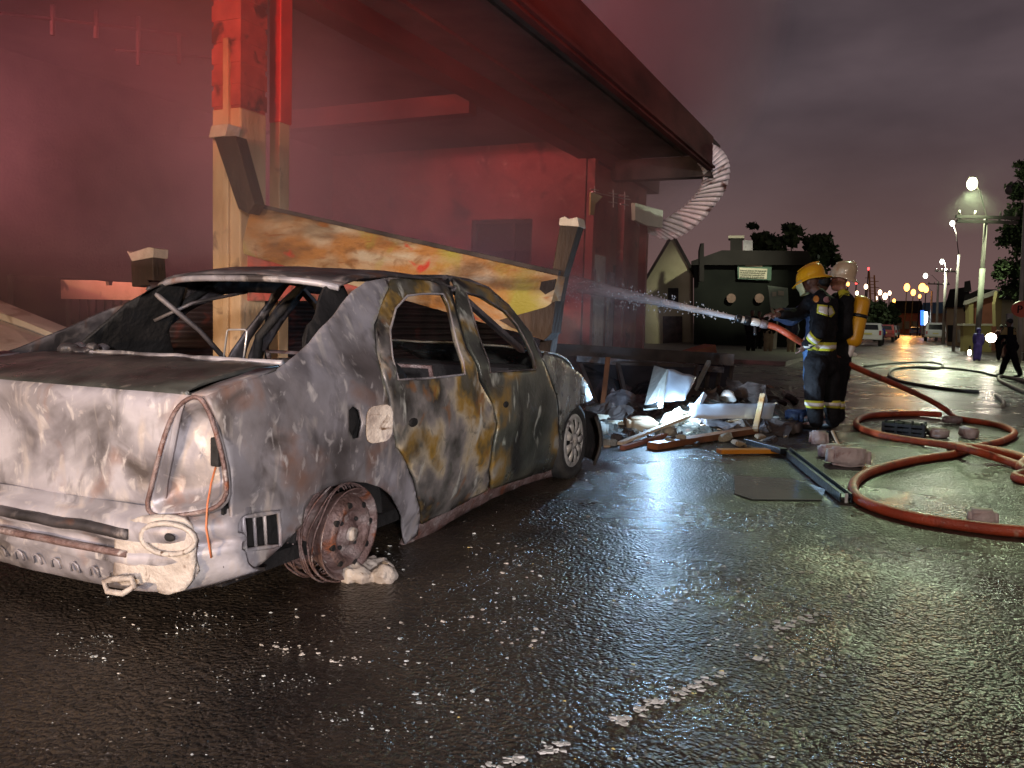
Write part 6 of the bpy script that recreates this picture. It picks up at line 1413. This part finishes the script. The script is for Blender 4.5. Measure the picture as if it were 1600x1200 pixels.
def scatter(n, u0, u1, v0, v1, s0, s1, clump=0):
    o_ = []; cs = [(rnd.uniform(u0, u1), rnd.uniform(v0, v1)) for _ in range(max(1, clump))]
    for _ in range(n):
        if clump and rnd.random() < .72: c = rnd.choice(cs); u = c[0] + rnd.gauss(0, (u1 - u0) * .05); v = c[1] + rnd.gauss(0, (v1 - v0) * .035)
        else: u = rnd.uniform(u0, u1); v = rnd.uniform(v0, v1)
        p = gz(u, max(560, v)); o_.append((p.x, p.y, s0 * (s1 / s0) ** (rnd.random() ** 2.6)))
    return o_
M['shard'] = mat('glass_shard', [(.45, .48, .46), (.66, .68, .64)], 5, .12, 0, 0); M['chip'] = mat('pale_stone_chip', [(.42, .38, .32), (.60, .55, .48)], 8, .6, 0, .2); M['chipd'] = mat('brown_grit', [(.08, .07, .055), (.20, .17, .13)], 8, .5, 0, .2)
M['paintw'] = mat('worn_white_road_paint', [(.42, .40, .36), (.58, .56, .52)], 8, .55, 0, .3, 60); M['chipy'] = mat('yellow_chip', [(.55, .42, .12), (.65, .5, .2)], 8, .5)
S = scatter(620, 560, 1300, 690, 1190, .0015, .014, 22) + scatter(260, 60, 700, 930, 1190, .002, .009, 6)
grit('glass_shards', 'shard', S, 'tiny glass shards glinting on the wet asphalt', 1)
grit('stone_chips', 'chip', scatter(380, 640, 1250, 700, 1050, .003, .016, 16) + scatter(90, 180, 640, 960, 1060, .003, .014, 4) + scatter(60, 1200, 1600, 640, 1180, .003, .014, 6), 'pale stone chips and plaster crumbs on the road', 2)
grit('brown_grit', 'chipd', scatter(1400, 0, 1600, 720, 1200, .002, .008, 30), 'brown grit strewn over the asphalt', 3)
grit('yellow_chips', 'chipy', scatter(28, 700, 1300, 850, 1190, .004, .010), 'a few yellow chips on the road', 4)
pw = []
for (a, c, n, wd) in (((960, 1128), (1130, 1052), 150, 9), ((1210, 985), (1272, 968), 60, 8), ((760, 1195), (890, 1165), 60, 7), ((1146, 1034), (1200, 1030), 14, 4), ((1270, 960), (1350, 930), 26, 5)):
    for _ in range(n):
        t = rnd.random(); u = a[0] + (c[0] - a[0]) * t + rnd.gauss(0, wd * .6); v = a[1] + (c[1] - a[1]) * t + rnd.gauss(0, wd * .55)
        if noise.noise(Vector((u * .05, v * .05, 0))) > -.05: p = gz(u, v); pw.append((p.x, p.y, rnd.uniform(.004, .019)))
grit('paint_flakes', 'paintw', pw, 'flaking remains of a white painted road line', 5, .16)
rnd = random.Random(5)
for i, (u, v, s_, m_) in enumerate(((690, 1088, .018, 'chip'), (815, 858, .03, 'plate'), (940, 875, .03, 'plate'), (457, 1155, .018, 'chip'), (405, 1150, .012, 'chipy'), (1103, 1029, .014, 'chipy'), (985, 905, .02, 'plate'), (1225, 1010, .012, 'chip'), (330, 1040, .04, 'cream'), (430, 1015, .05, 'plate'))):
    pass
